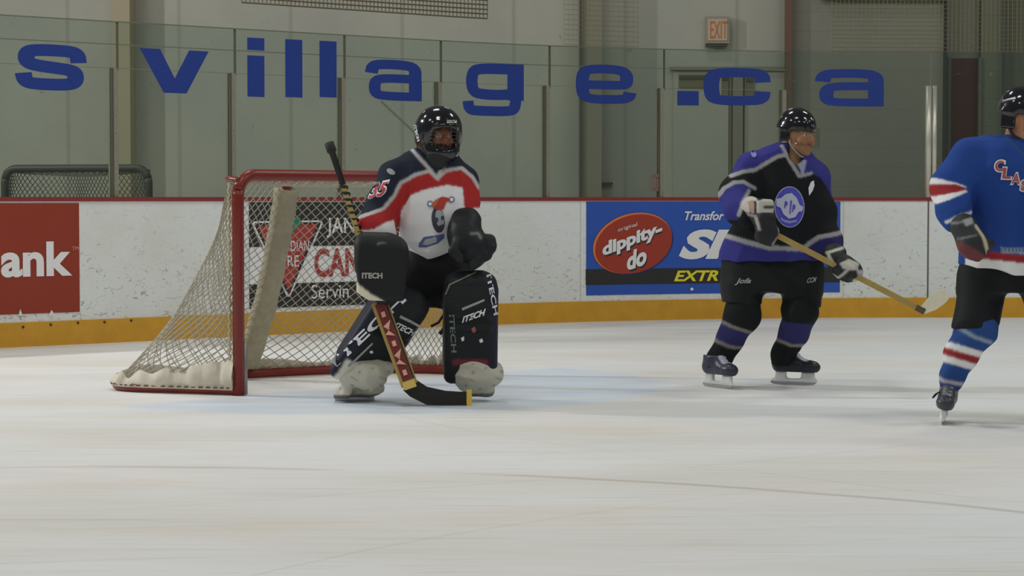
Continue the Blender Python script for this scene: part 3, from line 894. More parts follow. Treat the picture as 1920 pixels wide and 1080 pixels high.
def surface_nets(Fd, ax):
    ins = Fd < 0
    nx, ny, nz = Fd.shape
    c = np.zeros((nx - 1, ny - 1, nz - 1), np.int8)
    for i in (0, 1):
        for j in (0, 1):
            for k in (0, 1): c += ins[i:nx - 1 + i, j:ny - 1 + j, k:nz - 1 + k]
    act = (c > 0) & (c < 8)
    ids = np.argwhere(act); n = len(ids)
    idx = np.full(act.shape, -1, np.int64); idx[act] = np.arange(n)
    pos = np.zeros((n, 3)); cnt = np.zeros(n)
    for axis in range(3):
        o = [a for a in range(3) if a != axis]
        for u in (0, 1):
            for v in (0, 1):
                off = np.zeros(3, int); off[o[0]] = u; off[o[1]] = v
                A = ids + off; B = A.copy(); B[:, axis] += 1
                fa = Fd[tuple(A.T)]; fb = Fd[tuple(B.T)]
                cr = (fa < 0) != (fb < 0)
                t = np.where(cr, fa / np.where(cr, fa - fb, 1), 0)
                pa = np.stack([ax[q][A[:, q]] for q in range(3)], 1).astype(float)
                pb = ax[axis][B[:, axis]]
                pa[:, axis] += t * (pb - pa[:, axis])
                pos += pa * cr[:, None]; cnt += cr
    pos /= np.maximum(cnt, 1)[:, None]
    faces = []
    for axis in range(3):
        a1, a2 = (axis + 1) % 3, (axis + 2) % 3
        s0 = [slice(None)] * 3; s1 = [slice(None)] * 3
        s0[axis] = slice(0, -1); s1[axis] = slice(1, None)
        A = ins[tuple(s0)]; B = ins[tuple(s1)]
        e = np.argwhere(A != B)
        ok = (e[:, a1] > 0) & (e[:, a2] > 0) & (e[:, a1] < Fd.shape[a1] - 1) & (e[:, a2] < Fd.shape[a2] - 1)
        e = e[ok]
        if not len(e): continue
        pos_in = A[tuple(e.T)]
        def cell(d1, d2):
            q = e.copy(); q[:, a1] += d1; q[:, a2] += d2
            return idx[tuple(q.T)]
        Q = np.stack([cell(-1, -1), cell(0, -1), cell(0, 0), cell(-1, 0)], 1)
        Q[~pos_in] = Q[~pos_in][:, ::-1]
        faces.append(Q)
    return pos, np.vstack(faces)
SURF = {}
def sobj(name, solid, res, m, parent, colfn=None, fine=None, relax=1):
    V, Q = solid.surface(res, fine)
    for _ in range(relax):        # light smoothing of the grid steps
        acc = np.zeros_like(V); ct = np.zeros(len(V))
        for a in range(4):
            b = (a + 1) % 4
            np.add.at(acc, Q[:, a], V[Q[:, b]]); np.add.at(ct, Q[:, a], 1)
            np.add.at(acc, Q[:, b], V[Q[:, a]]); np.add.at(ct, Q[:, b], 1)
        V = V * .5 + .5 * acc / np.maximum(ct, 1)[:, None]
    cols = None
    if colfn:
        cols = np.asarray(colfn(V), float)
        for _ in range(2 if relax else 0):      # soft edge between dyed areas
            acc = np.zeros_like(cols); ct = np.zeros(len(V))
            for a in range(4):
                b = (a + 1) % 4
                np.add.at(acc, Q[:, a], cols[Q[:, b]]); np.add.at(ct, Q[:, a], 1)
                np.add.at(acc, Q[:, b], cols[Q[:, a]]); np.add.at(ct, Q[:, b], 1)
            cols = cols * .5 + .5 * acc / np.maximum(ct, 1)[:, None]
    o = mobj(name, V, Q, m, parent, True, cols)
    SURF[o.name] = (V, Q)
    return o
def bvh_of(o):
    V, Q = SURF[o.name]
    return BVHTree.FromPolygons([Vector(v) for v in V], [tuple(int(i) for i in q) for q in Q])
def decal(name, V2, Fc, frame, bvh, d, m, parent, off=.004, back=.35):
    """lay a flat cut-out on a surface: frame(x,y)->point, pressed along direction d"""
    d = Vector(d).normalized(); out = []
    for x, y in V2:
        p = Vector(frame(x, y)); hit = bvh.ray_cast(p - d * back, d, back * 2.5)
        out.append(hit[0] - d * off if hit[0] is not None else None)
    good = [q for q in out if q is not None]
    if not good: return None
    ctr = sum((q @ d if False else q.dot(d) for q in good), 0.0) / len(good)
    for i, q in enumerate(out):
        if q is None:
            p = Vector(frame(*V2[i])); out[i] = p + d * (ctr - p.dot(d))
    return mobj(name, out, Fc, m, parent)
def in_poly(px, py, poly):
    r = np.zeros(len(px), bool); n = len(poly)
    for i in range(n):
        x1, y1 = poly[i]; x2, y2 = poly[(i + 1) % n]
        if y1 == y2: continue
        c = ((y1 > py) != (y2 > py)) & (px < (x2 - x1) * (py - y1) / (y2 - y1) + x1)
        r ^= c
    return r
def near_line(px, py, pts, wd):
    r = np.zeros(len(px), bool)
    for (x1, y1), (x2, y2) in zip(pts[:-1], pts[1:]):
        dx, dy = x2 - x1, y2 - y1
        t = np.clip(((px - x1) * dx + (py - y1) * dy) / (dx * dx + dy * dy + 1e-9), 0, 1)
        r |= np.hypot(px - x1 - t * dx, py - y1 - t * dy) < wd / 2
    return r
def sheet(V, Y):
    """front-view pattern coordinates of a garment (pixels at the wearer's distance)"""
    return 960 + F_PX * V[:, 0] / Y, HORIZON - F_PX * (V[:, 2] - CAM_H) / Y

# ------------------------------------------------------------------ shared body pieces
def head_frame(fwd, up):
    f = Vector(fwd).normalized(); u = Vector(up); u = (u - f * u.dot(f)).normalized(); s_ = f.cross(u)
    return s_, f, u           # person's right, forward, up
def head_pt(c, fr): return lambda x, y, z: Vector(c) + fr[0] * x + fr[1] * y + fr[2] * z
def add_head(S, c, fr):
    H = head_pt(c, fr)
    S.ell(H(0, -.012, .035), (.076, .098, .088), fr, .03)
    S.ell(H(0, .022, -.02), (.066, .076, .095), fr, .03)
    S.ell(H(0, .045, -.085), (.048, .045, .036), fr, .03)
    S.cap(H(0, .092, .008), H(0, .118, -.032), .009, .015, .014)
    S.cap(H(-.012, .104, -.036), H(.012, .104, -.036), .011, .011, .012)
    S.cap(H(-.040, .082, .020), H(.040, .082, .020), .012, .012, .014)
    for sd in (-1, 1):
        S.ell(H(sd * .033, .104, -.002), (.017, .014, .011), fr, .012, 's')
        S.ell(H(sd * .033, .083, -.003), (.014, .0125, .0125), fr, .002)
        S.ell(H(sd * .045, .070, -.035), (.022, .022, .02), fr, .02)
        S.ell(H(sd * .079, -.008, -.012), (.010, .022, .033), fr, .008)
    S.cap(H(-.020, .097, -.064), H(.020, .097, -.064), .007, .007, .008)
    S.cap(H(-.018, .095, -.076), H(.018, .095, -.076), .008, .008, .008)
    S.box(H(0, .110, -.0695), (.021, .012, .0018), fr, .001, .004, 's')
    S.ell(H(0, .078, -.108), (.022, .02, .018), fr, .02)
def head_colours(V, c, fr, skin, dark=None):
    L = np.stack([(V - np.array(c)) @ np.array(a) for a in fr], 1)
    cols = np.tile(np.array(skin), (len(V), 1))
    x, y, z = np.abs(L[:, 0]), L[:, 1], L[:, 2]
    def put(mk, c_): cols[mk] = c_
    red = np.array(skin) * np.array([1.06, .90, .88])
    put((y > .08) & (np.hypot(x, z + .035) < .022), red)
    put((y > .07) & (x < .021) & (z < -.060) & (z > -.083), np.array(skin) * np.array([1.0, .62, .60]))
    put((y > .06) & (x > .016) & (x < .050) & (np.abs(z - .021 - .1 * (x - .033)) < .0055), C(60, 44, 32))
    ey = (y > .075) & (np.hypot((x - .033) / .015, (z + .003) / .0075) < 1)
    put(ey, C(168, 160, 150)); put(ey & (np.hypot(x - .033, z + .003) < .0068), C(34, 26, 22))
    if dark is not None:
        put((z < -.05) & (y > .03) & (x < .06) & (z > -.125) & ~((x < .021) & (z < -.060) & (z > -.083)), dark)
    return cols

def fist(S, h, a, bk, out, r=.018, rf=.036, k=.008, pads=True):
    """padded glove hand closed round a shaft: h grip centre, a shaft direction (towards the thumb side),
    bk direction from shaft to the back of the hand, out: direction to the wrist"""
    a = Vector(a).normalized(); bk = Vector(bk); bk = (bk - a * bk.dot(a)).normalized(); c = a.cross(bk).normalized()
    if c.dot(Vector(out)) > 0: c = -c                   # fingers start on the side away from the wrist
    h = Vector(h)
    offs = (.040, .014, -.013, -.038); rad = (1.0, 1.06, 1.02, .9)
    for o, q in zip(offs, rad):
        pts = []
        for dg in (35, 85, 140, 195, 245):
            an = math.radians(dg)
            pts.append((h + a * o + bk * (math.cos(an) * rf * q * 1.12) + c * (math.sin(an) * rf * q * 1.12), r * (1.0 if dg < 200 else .85) * q))
        S.chain(pts, k)
    # thumb leaves the side of the palm and closes over the shaft from the other side
    S.chain([(h + a * .052 + bk * .030 - c * .030, r * 1.15), (h + a * .062 - bk * .002 - c * .040, r * 1.1), (h + a * .056 - bk * .034 - c * .016, r), (h + a * .046 - bk * .042 + c * .008, r * .85)], k)
    # back of the hand
    S.box(h + bk * (rf * .95) - c * .018, (.052, .030, .022), (a, c, bk), .016, .012)
    return a, bk, c

def skate(parent, name, pos, yaw, lean=0.0, pitch=0.0, boot_col=None, trim=None, holder=None, boot_h=.27, cuff=0.0):
    """hockey skate standing on its blade at pos"""
    f = Vector((math.cos(yaw), math.sin(yaw), 0)); u = Vector((0, 0, 1)); s_ = f.cross(u)
    if lean: 
        Rm = Matrix.Rotation(lean, 3, f); u = Rm @ u; s_ = Rm @ s_
    if pitch:
        Rm = Matrix.Rotation(pitch, 3, s_); f2 = Rm @ f; u = Rm @ u; f = f2
    P = lambda x, y, z: Vector(pos) + f * x + s_ * y + u * z
    S = Solid()
    S.cap(P(-.085, 0, .118), P(.07, 0, .108), .042, .043, .02)
    S.ell(P(.105, 0, .110), (.058, .045, .040), (f, s_, u), .02)
    S.cap(P(-.088, 0, .125), P(-.080, 0, .20), .043, .045, .03)
    S.cap(P(-.080, 0, .20), P(-.062 + cuff, 0, boot_h), .045, .054, .03)
    S.cap(P(.03, 0, .135), P(-.055, 0, .225), .036, .040, .03)
    S.cap(P(-.02, 0, .22), P(.005, 0, boot_h + .03), .026, .030, .02, flat=f, fk=.5)     # tongue
    S.plane(P(0, 0, .078), -u); S.plane(P(0, 0, boot_h + .022), u)
    bc = boot_col or C(30, 32, 36); tr = trim or C(150, 152, 160)
    def colf(V):
        L = np.stack([(V - np.array(pos)) @ np.array(a) for a in (f, s_, u)], 1)
        cl = np.tile(np.array(bc), (len(V), 1))
        cl[(L[:, 0] > .0) & (L[:, 0] < .088) & (np.abs(L[:, 1]) < .028) & (L[:, 2] > .125)] = tr
        cl[(L[:, 2] > .215) & (L[:, 0] > -.03)] = tr
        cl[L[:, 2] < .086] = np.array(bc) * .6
        return cl
    boot = sobj(name, S, .006, vmat('boot_leather', .35, .4, .05), parent, colf)
    hm = holder or mat('white_blade_holder', C(178, 180, 178), .4)
    H = Solid()
    H.box(P(-.080, 0, .058), (.034, .014, .026), (f, s_, u), .008, .02)
    H.box(P(.088, 0, .056), (.040, .014, .024), (f, s_, u), .008, .02)
    H.box(P(.004, 0, .030), (.140, .008, .011), (f, s_, u), .006, .02)
    sobj('blade_holder', H, .005, hm, boot)
    b = MB(); pr = [(-.142, .012), (-.125, .004), (-.06, .0), (.07, .0), (.125, .006), (.142, .018), (.142, .024), (-.142, .024)]
    vs = [P(x, sd * .002, z) for sd in (-1, 1) for x, z in pr]; nn = len(pr)
    fs = [tuple(range(nn - 1, -1, -1)), tuple(range(nn, 2 * nn))] + [(i, (i + 1) % nn, nn + (i + 1) % nn, nn + i) for i in range(nn)]
    b.add(vs, fs); b.build('blade', mat('skate_steel', (.55, .56, .58), .25, .9), boot)
    bv = bvh_of(boot); lp = []
    for i in range(9):
        x = .075 - .014 * i; lp.append((x, (.020 if i % 2 else -.020)))
    pts = []
    for x, y in lp:
        hit = bv.ray_cast(P(x + .1, y, .36), (f * -.35 - u).normalized(), .5)
        if hit[0] is not None: pts.append(hit[0] + (f * .3 + u).normalized() * .003)
    if len(pts) > 3: MB().tube(pts, .003, 5).build('laces', mat('pale_laces', C(160, 160, 158), .8), boot)
    return boot, P

def helmet_shell(S, c, fr, sc=1.0):
    H = head_pt(c, fr)
    S.ell(H(0, -.012, .050), (.100 * sc, .124 * sc, .096 * sc), fr, .02)
    S.ell(H(0, -.050, .010), (.096 * sc, .090 * sc, .095 * sc), fr, .03)
    return H
# ------------------------------------------------------------------ shared people materials
M_cloth = vmat('jersey_knit', .8, .12, .15, 160)
M_pants = vmat('pants_nylon', .65, .15, .12, 90)
M_sock = vmat('sock_knit', .85, .12, .2, 160)
M_skin = vmat('skin', .55, .35, .04, 80)
M_glove = vmat('glove_leather', .55, .2, .12, 70)
M_padleather = vmat('pad_leather', .5, .18, .06, 40)
M_shell = mat('black_helmet_shell', (.012, .012, .014), .14, 0, .5, coat=.5)
M_white_dec = mat('white_lettering', C(176, 178, 182), .6)
M_grey_dec = mat('grey_lettering', C(120, 122, 122), .6)
M_black_plain = mat('black_strap', C(28, 28, 28), .5)
M_shaft = mat('tan_stick_shaft', C(134, 114, 64), .45, noise=.25, nscale=14)
M_tape_w = mat('white_tape', C(176, 170, 150), .8, noise=.1, nscale=40)
M_tape_b = mat('black_tape', C(30, 30, 28), .75, noise=.2, nscale=60, bump=.3)

def levels(rows, Y):
    out = []
    for py, l, r, d, *dy in rows:
        a = at(l, py, Y); b = at(r, py, Y)
        out.append((a.z, (a.x + b.x) / 2, Y + (dy[0] if dy else 0.0), (b.x - a.x) / 2, d))
    return out
def bar(name, a, b, hw, ht, wdir, m, parent, n=1):
    a = Vector(a); b = Vector(b); t = (b - a).normalized(); wd = Vector(wdir); wd = (wd - t * wd.dot(t)).normalized(); nd = t.cross(wd)
    return MB().box((a + b) / 2, ((b - a).length / 2, hw, ht), (t, wd, nd)).build(name, m, parent)

# ================================================================== GOALKEEPER
YG = 12.15
def g(px, py, dy=0.0): return at(px, py, YG + dy)
gk = empty('person', (g(790, 745).x, YG, 0), 'goalkeeper in red and white jersey, black mask and leg pads, crouching before the net', 'person', 'hockey players on the ice')
skin_g = C(138, 86, 60, .75)
gfr = head_frame((.34, -.93, -.08), (0, 0, 1)); ghc = g(823, 252, -.05)
S = Solid()
add_head(S, ghc, gfr)
S.cap(ghc + Vector((-.01, .03, -.07)), g(814, 312), .062, .075)
S.chain([(g(814, 330), .13), (g(812, 400), .13), (g(812, 490, .05), .14)], .05)
S.cap(g(772, 336), g(855, 340), .060, .060, .05)
S.chain([(g(752, 326), .06), (g(712, 392, -.08), .05), (g(706, 452, -.22), .036), (g(712, 505, -.26), .034)], .03)
S.chain([(g(866, 330), .06), (g(876, 395, -.06), .05), (g(880, 432, -.18), .036), (g(890, 466, -.22), .036)], .03)
S.chain([(g(788, 505, .05), .095), (g(752, 572, -.14), .07), (g(672, 706, .0), .045), (g(655, 728, -.05), .04)], .04)
S.chain([(g(838, 508, .05), .095), (g(876, 575, -.12), .07), (g(886, 700, .02), .045), (g(900, 722, -.05), .04)], .04)
fb = (np.array(ghc) - .13, np.array(ghc) + .13, .0055)
sobj('body', S, .016, M_skin, gk, lambda V: head_colours(V, ghc, gfr, skin_g), fb)

# jersey
NAVY, RED, WHT, SIL = C(30, 33, 44), C(132, 36, 36), C(186, 191, 212), C(146, 144, 142)
S = Solid()
S.stack(levels([(279, 776, 846, .085), (288, 758, 858, .11), (302, 744, 868, .13), (322, 744, 880, .15), (345, 744, 886, .17), (380, 744, 882, .185), (420, 746, 868, .185),
                (452, 750, 858, .175), (472, 764, 850, .155), (486, 778, 838, .12), (495, 790, 822, .08)], YG), 0, .03)
S.chain([(g(772, 316), .062), (g(745, 335, -.01), .098), (g(722, 380, -.06), .100), (g(707, 428, -.16), .100), (g(706, 441, -.19), .100)], .05)
S.chain([(g(850, 318), .055), (g(864, 338), .080), (g(868, 380, -.05), .080), (g(872, 408, -.12), .074)], .05)
S.fold(.012, 22, 3, (1, 1, .6))
silver_g = [(672, 408), (700, 399), (722, 391), (741, 367), (752, 344), (780, 328), (806, 321), (822, 334), (838, 320), (866, 315), (886, 332), (898, 352)]
def jersey_g(V):
    x, y = sheet(V, YG - .06)
    c = np.tile(np.array(WHT), (len(V), 1))
    c[in_poly(x, y, [(655, 412)] + silver_g + [(915, 350), (915, 386), (872, 394), (868, 352), (840, 347), (800, 355), (772, 366), (754, 395), (747, 442), (741, 412), (728, 416), (706, 429), (655, 432)])] = RED
    c[in_poly(x, y, [(655, 412)] + silver_g + [(915, 350), (915, 280), (860, 250), (750, 250), (640, 330)])] = NAVY
    c[near_line(x, y, silver_g, 6.5)] = SIL
    c[near_line(x, y, [(772, 280), (800, 310), (822, 336), (828, 318), (836, 300)], 6.5) & (V[:, 1] < YG)] = SIL
    c[near_line(x, y, [(765, 478), (780, 491), (797, 498), (830, 488), (850, 470)], 4)] = C(150, 90, 70)
    return c
jg = sobj('jersey', S, .006, M_cloth, gk, jersey_g)
bv = bvh_of(jg); DN = Vector((0, 1, 0))
def fr_px(Y): return lambda x, y: at(x, y, Y)
def dec_poly(name, pts, bv, Y, m, parent, off=.004, cuts=1):
    V2, Fc = poly2d(pts, cuts)
    return decal(name, V2, Fc, fr_px(Y), bv, DN, m, parent, off)
def dec_text(name, body, quad, bv, Y, m, parent, off=.004, shear=0.0, bold=.02):
    """quad: pixel corners bottom-left, bottom-right, top-left"""
    V2, Fc = text2d(body, shear, bold); (ax_, ay_), (bx_, by_), (cx_, cy_) = quad
    W = np.array([(ax_ + (bx_ - ax_) * x + (cx_ - ax_) * y, ay_ + (by_ - ay_) * x + (cy_ - ay_) * y) for x, y in V2])
    return decal(name, W, Fc, fr_px(Y), bv, DN, m, parent, off)
M_crest_dark = mat('crest_dark', C(52, 52, 60), .7); M_crest_grey = mat('crest_grey', C(128, 134, 136), .7)
M_crest_red = mat('crest_red', C(140, 44, 40), .7); M_crest_or = mat('crest_orange', C(150, 78, 44), .7); M_crest_blue = mat('crest_blue', C(70, 78, 120), .7)
Yd = YG - .06
cr = dec_poly('crest', ellipse_pts(823, 412, 12, 24, 24, -.12), bv, Yd, M_crest_dark, jg, .004)
dec_poly('crest_face', ellipse_pts(826, 409, 8, 17, 24, -.15), bv, Yd, M_crest_grey, cr, .007)
dec_poly('crest_hat', [(812, 388), (818, 375), (830, 369), (842, 371), (846, 376), (838, 378), (833, 392), (822, 394)], bv, Yd, M_crest_red, cr, .008)
dec_poly('crest_hat_side', [(811, 381), (820, 374), (826, 372), (820, 384), (813, 390)], bv, Yd, M_crest_or, cr, .010)
dec_poly('crest_eye', ellipse_pts(820, 412, 3.5, 5, 12), bv, Yd, M_crest_dark, cr, .010)
dec_poly('crest_eye', ellipse_pts(831, 408, 2.5, 4, 12), bv, Yd, M_crest_dark, cr, .010)
dec_poly('crest_mouth', [(822, 424), (832, 420), (833, 423), (823, 428)], bv, Yd, M_crest_dark, cr, .010)
for cx_, cy_ in ((808, 382), (848, 374)):
    q = dec_poly('crest_bell', ellipse_pts(cx_, cy_, 5.5, 5.5, 16), bv, Yd, M_crest_blue, cr, .008)
    dec_poly('crest_bell_top', ellipse_pts(cx_, cy_, 3.5, 3.5, 16), bv, Yd, M_white_dec, cr, .010)
dec_poly('crest_banner', [(786, 463), (787, 456), (796, 444), (822, 440), (834, 438), (834, 446), (822, 456), (800, 463)], bv, Yd, M_crest_blue, cr, .004)
dec_poly('crest_banner_fill', [(793, 458), (799, 448), (820, 444), (820, 453), (803, 459)], bv, Yd, M_crest_grey, cr, .006)
M_num = mat('number_red', C(150, 40, 52), .7)
nq = ((692, 372), (724, 366), (698, 346))
dec_text('sleeve_number', '35', ((690, 374), (727, 367), (696, 343)), bv, Yd, M_white_dec, jg, .004, .2, .06)
dec_text('sleeve_number', '35', nq, bv, Yd, M_num, jg, .007, .2, .015)
dec_poly('shoulder_badge', ellipse_pts(734, 322, 9, 5, 16, .5), bv, Yd, M_grey_dec, jg, .004)

# pants
S = Solid()
S.stack(levels([(455, 768, 862, .15), (480, 762, 866, .17), (505, 758, 872, .18), (535, 766, 868, .17), (556, 785, 850, .14), (574, 800, 834, .10)], YG + .04), 0, .03)
S.chain([(g(790, 505, .0), .115), (g(762, 560, -.10), .105)], .05)
S.chain([(g(840, 508, .0), .115), (g(868, 562, -.10), .110)], .05)
S.fold(.012, 20, 8)
sobj('pants', S, .011, M_pants, gk, lambda V: np.tile(np.array(C(26, 26, 27, .7)), (len(V), 1)))

# leg pads
PADC = C(30, 32, 34, .8)
def leg_pad(T, B, n, w, t, white_side, roll_side):
    T = Vector(T); B = Vector(B); u = (T - B).normalized(); L = (T - B).length
    n = Vector(n); n = (n - u * n.dot(u)).normalized(); s_ = n.cross(u).normalized()     # s_: to image right for a pad facing us
    if s_.x < 0: s_ = -s_
    M = (T + B) / 2; fr = (s_, n, u)
    P = lambda x, y, z: M + s_ * x + n * y + u * z
    S = Solid()
    S.box(M, (w / 2, t / 2, L / 2 - .02), fr, .04, .03)
    S.cap(P(-w * .18, 0, L / 2 - .07), P(w * .18, 0, L / 2 - .07), .085, .085, .04, flat=n, fk=.75)      # rounded thigh rise
    for sd in (-1, 1):
        S.cap(P(sd * (w / 2 - .03), .02, -L / 2 + .06), P(sd * (w / 2 - .03), .02, L / 2 - .10), .045 if sd == roll_side else .032, None, .02)
    for z in (.10, .165, .03):                                                                       # knee rolls
        S.cap(P(-w * .33, t / 2 - .005, z), P(w * .33, t / 2 - .005, z), .026, .026, .018)
    S.box(P(0, .0, .32 * L), (w * .34, t / 2 + .012, .09), fr, .03, .02)
    S.box(P(0, -t * .4, 0), (w * .5, t * .4, L * .33), fr, .04, .04)
    def colf(V):
        Lc = np.stack([(V - np.array(M)) @ np.array(a) for a in fr], 1)
        c = np.tile(np.array(PADC), (len(V), 1))
        c[(np.abs(Lc[:, 0]) > w * .40) & (np.sign(Lc[:, 0]) == roll_side)] = C(28, 29, 40)
        c[(Lc[:, 2] < -L / 2 + .17) & (Lc[:, 2] > -L / 2 + .135) & (np.abs(Lc[:, 0]) < w * .35)] = C(88, 34, 44)
        if white_side:
            c[(Lc[:, 0] * white_side > w * .22) & (Lc[:, 2] < -L / 2 + .16) & (Lc[:, 0] * white_side < w * .46)] = C(165, 162, 150)
        return c
    o = sobj('leg_pad', S, .008, M_padleather, gk, colf)
    return o, P, L
padR, PR, LR = leg_pad(g(769, 545, -.30), g(655, 722, -.16), (.50, -.86, 0), .29, .13, -1, -1)
padL, PL, LL = leg_pad(g(882, 512, -.28), g(880, 722, -.14), (.10, -1, 0), .275, .13, 0, 1)
Yp = YG - .3
bR, bL = bvh_of(padR), bvh_of(padL)
dec_text('side_lettering', 'ITECH', ((632, 688), (764, 562), (620, 675)), bR, Yp, M_white_dec, padR, .004, 0, .03)
dec_text('front_lettering', 'ITECH', ((738, 613), (775, 632), (744, 602)), bR, Yp, M_white_dec, padR, .005, .3, .04)
dec_poly('front_bar', [(752, 590), (791, 611), (789, 615), (750, 595)], bR, Yp, M_grey_dec, padR, .005)
dec_poly('front_line', [(652, 686), (698, 642), (700, 645), (655, 689)], bR, Yp, M_grey_dec, padR, .005)
dec_poly('piping', [(746, 526), (772, 531), (796, 551), (794, 553), (771, 533), (746, 528)], bR, Yp, M_grey_dec, padR, .005)
dec_poly('spot', [(692, 660), (697, 657), (700, 661), (696, 664)], bR, Yp, M_white_dec, padR, .005, 0)
dec_text('front_lettering', 'ITECH', ((866, 606), (911, 590), (866, 594)), bL, Yp, M_white_dec, padL, .005, .3, .04)
dec_poly('front_bar', [(866, 577), (908, 560), (909, 564), (867, 582)], bL, Yp, M_grey_dec, padL, .005)
dec_poly('piping', [(834, 552), (842, 532), (866, 521), (893, 508), (894, 511), (868, 523), (845, 534), (837, 552)], bL, Yp, mat('drab_piping', C(92, 92, 78), .6), padL, .005)
dec_text('side_lettering', 'ITECH', ((912, 516), (926, 592), (921, 513)), bL, Yp, M_white_dec, padL, .004, 0, .02)
dec_text('inner_lettering', 'ITECH', ((842, 590), (846, 662), (852, 590)), bL, Yp, mat('dim_lettering', C(86, 98, 86), .6), padL, .004, 0, .02)
dec_poly('mark', [(884, 616), (890, 612), (893, 620), (889, 625), (885, 622)], bL, Yp, mat('mark_red', C(120, 70, 60), .6), padL, .005, 0)
dec_poly('spot', [(864, 634), (870, 631), (870, 639), (866, 641)], bL, Yp, M_white_dec, padL, .005, 0)
dec_poly('spot', [(898, 638), (904, 635), (906, 642), (900, 644)], bL, Yp, M_white_dec, padL, .005, 0)
# loose strap ends behind the left pad
MB().tube([g(832, 590, -.1), g(822, 605, -.1), g(808, 612, -.1)], .008, 6).build('strap', M_black_plain, padL, True)
MB().tube([g(836, 610, -.1), g(829, 622, -.1), g(824, 626, -.1)], .012, 6).build('strap', M_black_plain, padL, True)

# goalkeeper skates: pale scuffed cowlings, steel blades
CREAM = C(150, 147, 134)
def cowl(parts, blade_a, blade_b, name='skate'):
    S = Solid()
    for p in parts:
        if p[0] == 'e': S.ell(p[1], p[2], None, .03)
        else: S.cap(p[1], p[2], p[3], p[4], .03)
    S.plane((0, 0, .028), (0, 0, -1))
    S.fold(.014, 42, 5)
    def colf(V):
        c = np.tile(np.array(CREAM), (len(V), 1)); n_ = np.sin(V[:, 0] * 61 + np.sin(V[:, 2] * 47) * 2) * np.sin(V[:, 2] * 73 + V[:, 0] * 21)
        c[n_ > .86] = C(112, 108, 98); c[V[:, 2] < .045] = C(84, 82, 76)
        return c
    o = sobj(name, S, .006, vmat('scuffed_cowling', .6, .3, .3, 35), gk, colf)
    a, b = Vector(blade_a), Vector(blade_b); a.z = b.z = .0
    t = (b - a).normalized(); sd = Vector((-t.y, t.x, 0))
    MB().box((a + b) / 2 + Vector((0, 0, .018)), ((b - a).length / 2, .0025, .018), (t, sd, (0, 0, 1))).build('blade', mat('skate_steel', (.55, .56, .58), .25, .9), o)
    return o
def gz(px, py, z_, dy=0.0):
    p = at(px, py, YG + dy); return p
r1, r2 = ground(628, 752), ground(702, 751)
cowl([('e', g(688, 703, -.24), (.110, .08, .09)), ('c', g(652, 690, -.25), g(650, 728, -.24), .035, .04), ('c', g(668, 680, -.22), g(722, 690, -.2), .05, .045), ('c', g(640, 738, -.16), g(690, 736, -.14), .036, .042), ('e', g(700, 722, -.16), (.06, .06, .07)), ('c', g(655, 725, -.16), g(640, 740, -.2), .04, .04), ('c', g(710, 690, -.1), g(733, 682, -.06), .04, .025)], r1, r2)
l1, l2 = ground(868, 741), ground(922, 741)
cowl([('e', g(885, 698, -.16), (.115, .10, .105)), ('e', g(912, 700, -.14), (.085, .08, .085)), ('e', g(925, 703, -.16), (.050, .06, .055)), ('c', g(868, 705, -.14), g(905, 732, -.12), .06, .042), ('c', g(880, 728, -.1), g(915, 734, -.1), .035, .03)], l1, l2)

# blocker on the right hand
S = Solid()
bn = Vector((-.12, -.98, .12)).normalized(); bu = Vector((.04, .1, 1)); bu = (bu - bn * bu.dot(bn)).normalized(); bs = bn.cross(bu)
bc = g(716, 512, -.42)
S.box(bc, (.135, .028, .150), (bs, bn, bu), .03, .02)
S.box(g(712, 478, -.38), (.135, .05, .095), (bs, bn, bu), .05, .05)
S.box(g(708, 455, -.30), (.105, .10, .05), (bs, bn, bu), .05, .05)
S.cap(g(740, 470, -.34), g(752, 500, -.36), .07, .06, .05)
hc = g(706, 535, -.30)
sdir = (g(765, 715, -.42) - g(618, 268, -.14)).normalized()
bk = bn
for k, o in enumerate((.045, .018, -.009, -.035)):
    q = hc + sdir * o
    S.chain([(q + bn * .05 + Vector((-.03, 0, 0)), .017), (q + Vector((-.045, 0, 0)), .017), (q - bn * .04 + Vector((-.01, 0, 0)), .016)], .008)
S.chain([(hc + bn * .045 + Vector((.03, 0, .02)), .02), (hc + Vector((.045, 0, 0)), .018), (hc - bn * .035 + Vector((.02, 0, -.02)), .016)], .008)
S.plane(g(684, 558, -.42), (g(655, 530, -.42) - g(718, 572, -.42)).cross(Vector((0, 1, 0))), 0)
def blk_col(V):
    x, y = sheet(V, YG - .42)
    c = np.tile(np.array(C(31, 32, 33, .75)), (len(V), 1))
    c[near_line(x, y, [(653, 500), (654, 527), (666, 542), (690, 560), (722, 577)], 22)] = C(172, 167, 148)
    c[near_line(x, y, [(708, 458), (714, 454), (722, 456)], 3)] = C(90, 92, 88)
    return c
bl = sobj('blocker', S, .007, M_glove, gk, blk_col)
bb = bvh_of(bl)
dec_text('lettering', 'ITECH', ((679, 522), (718, 522), (679, 511)), bb, YG - .42, mat('blocker_lettering', C(128, 126, 118), .6), bl, .004, 0, .05)

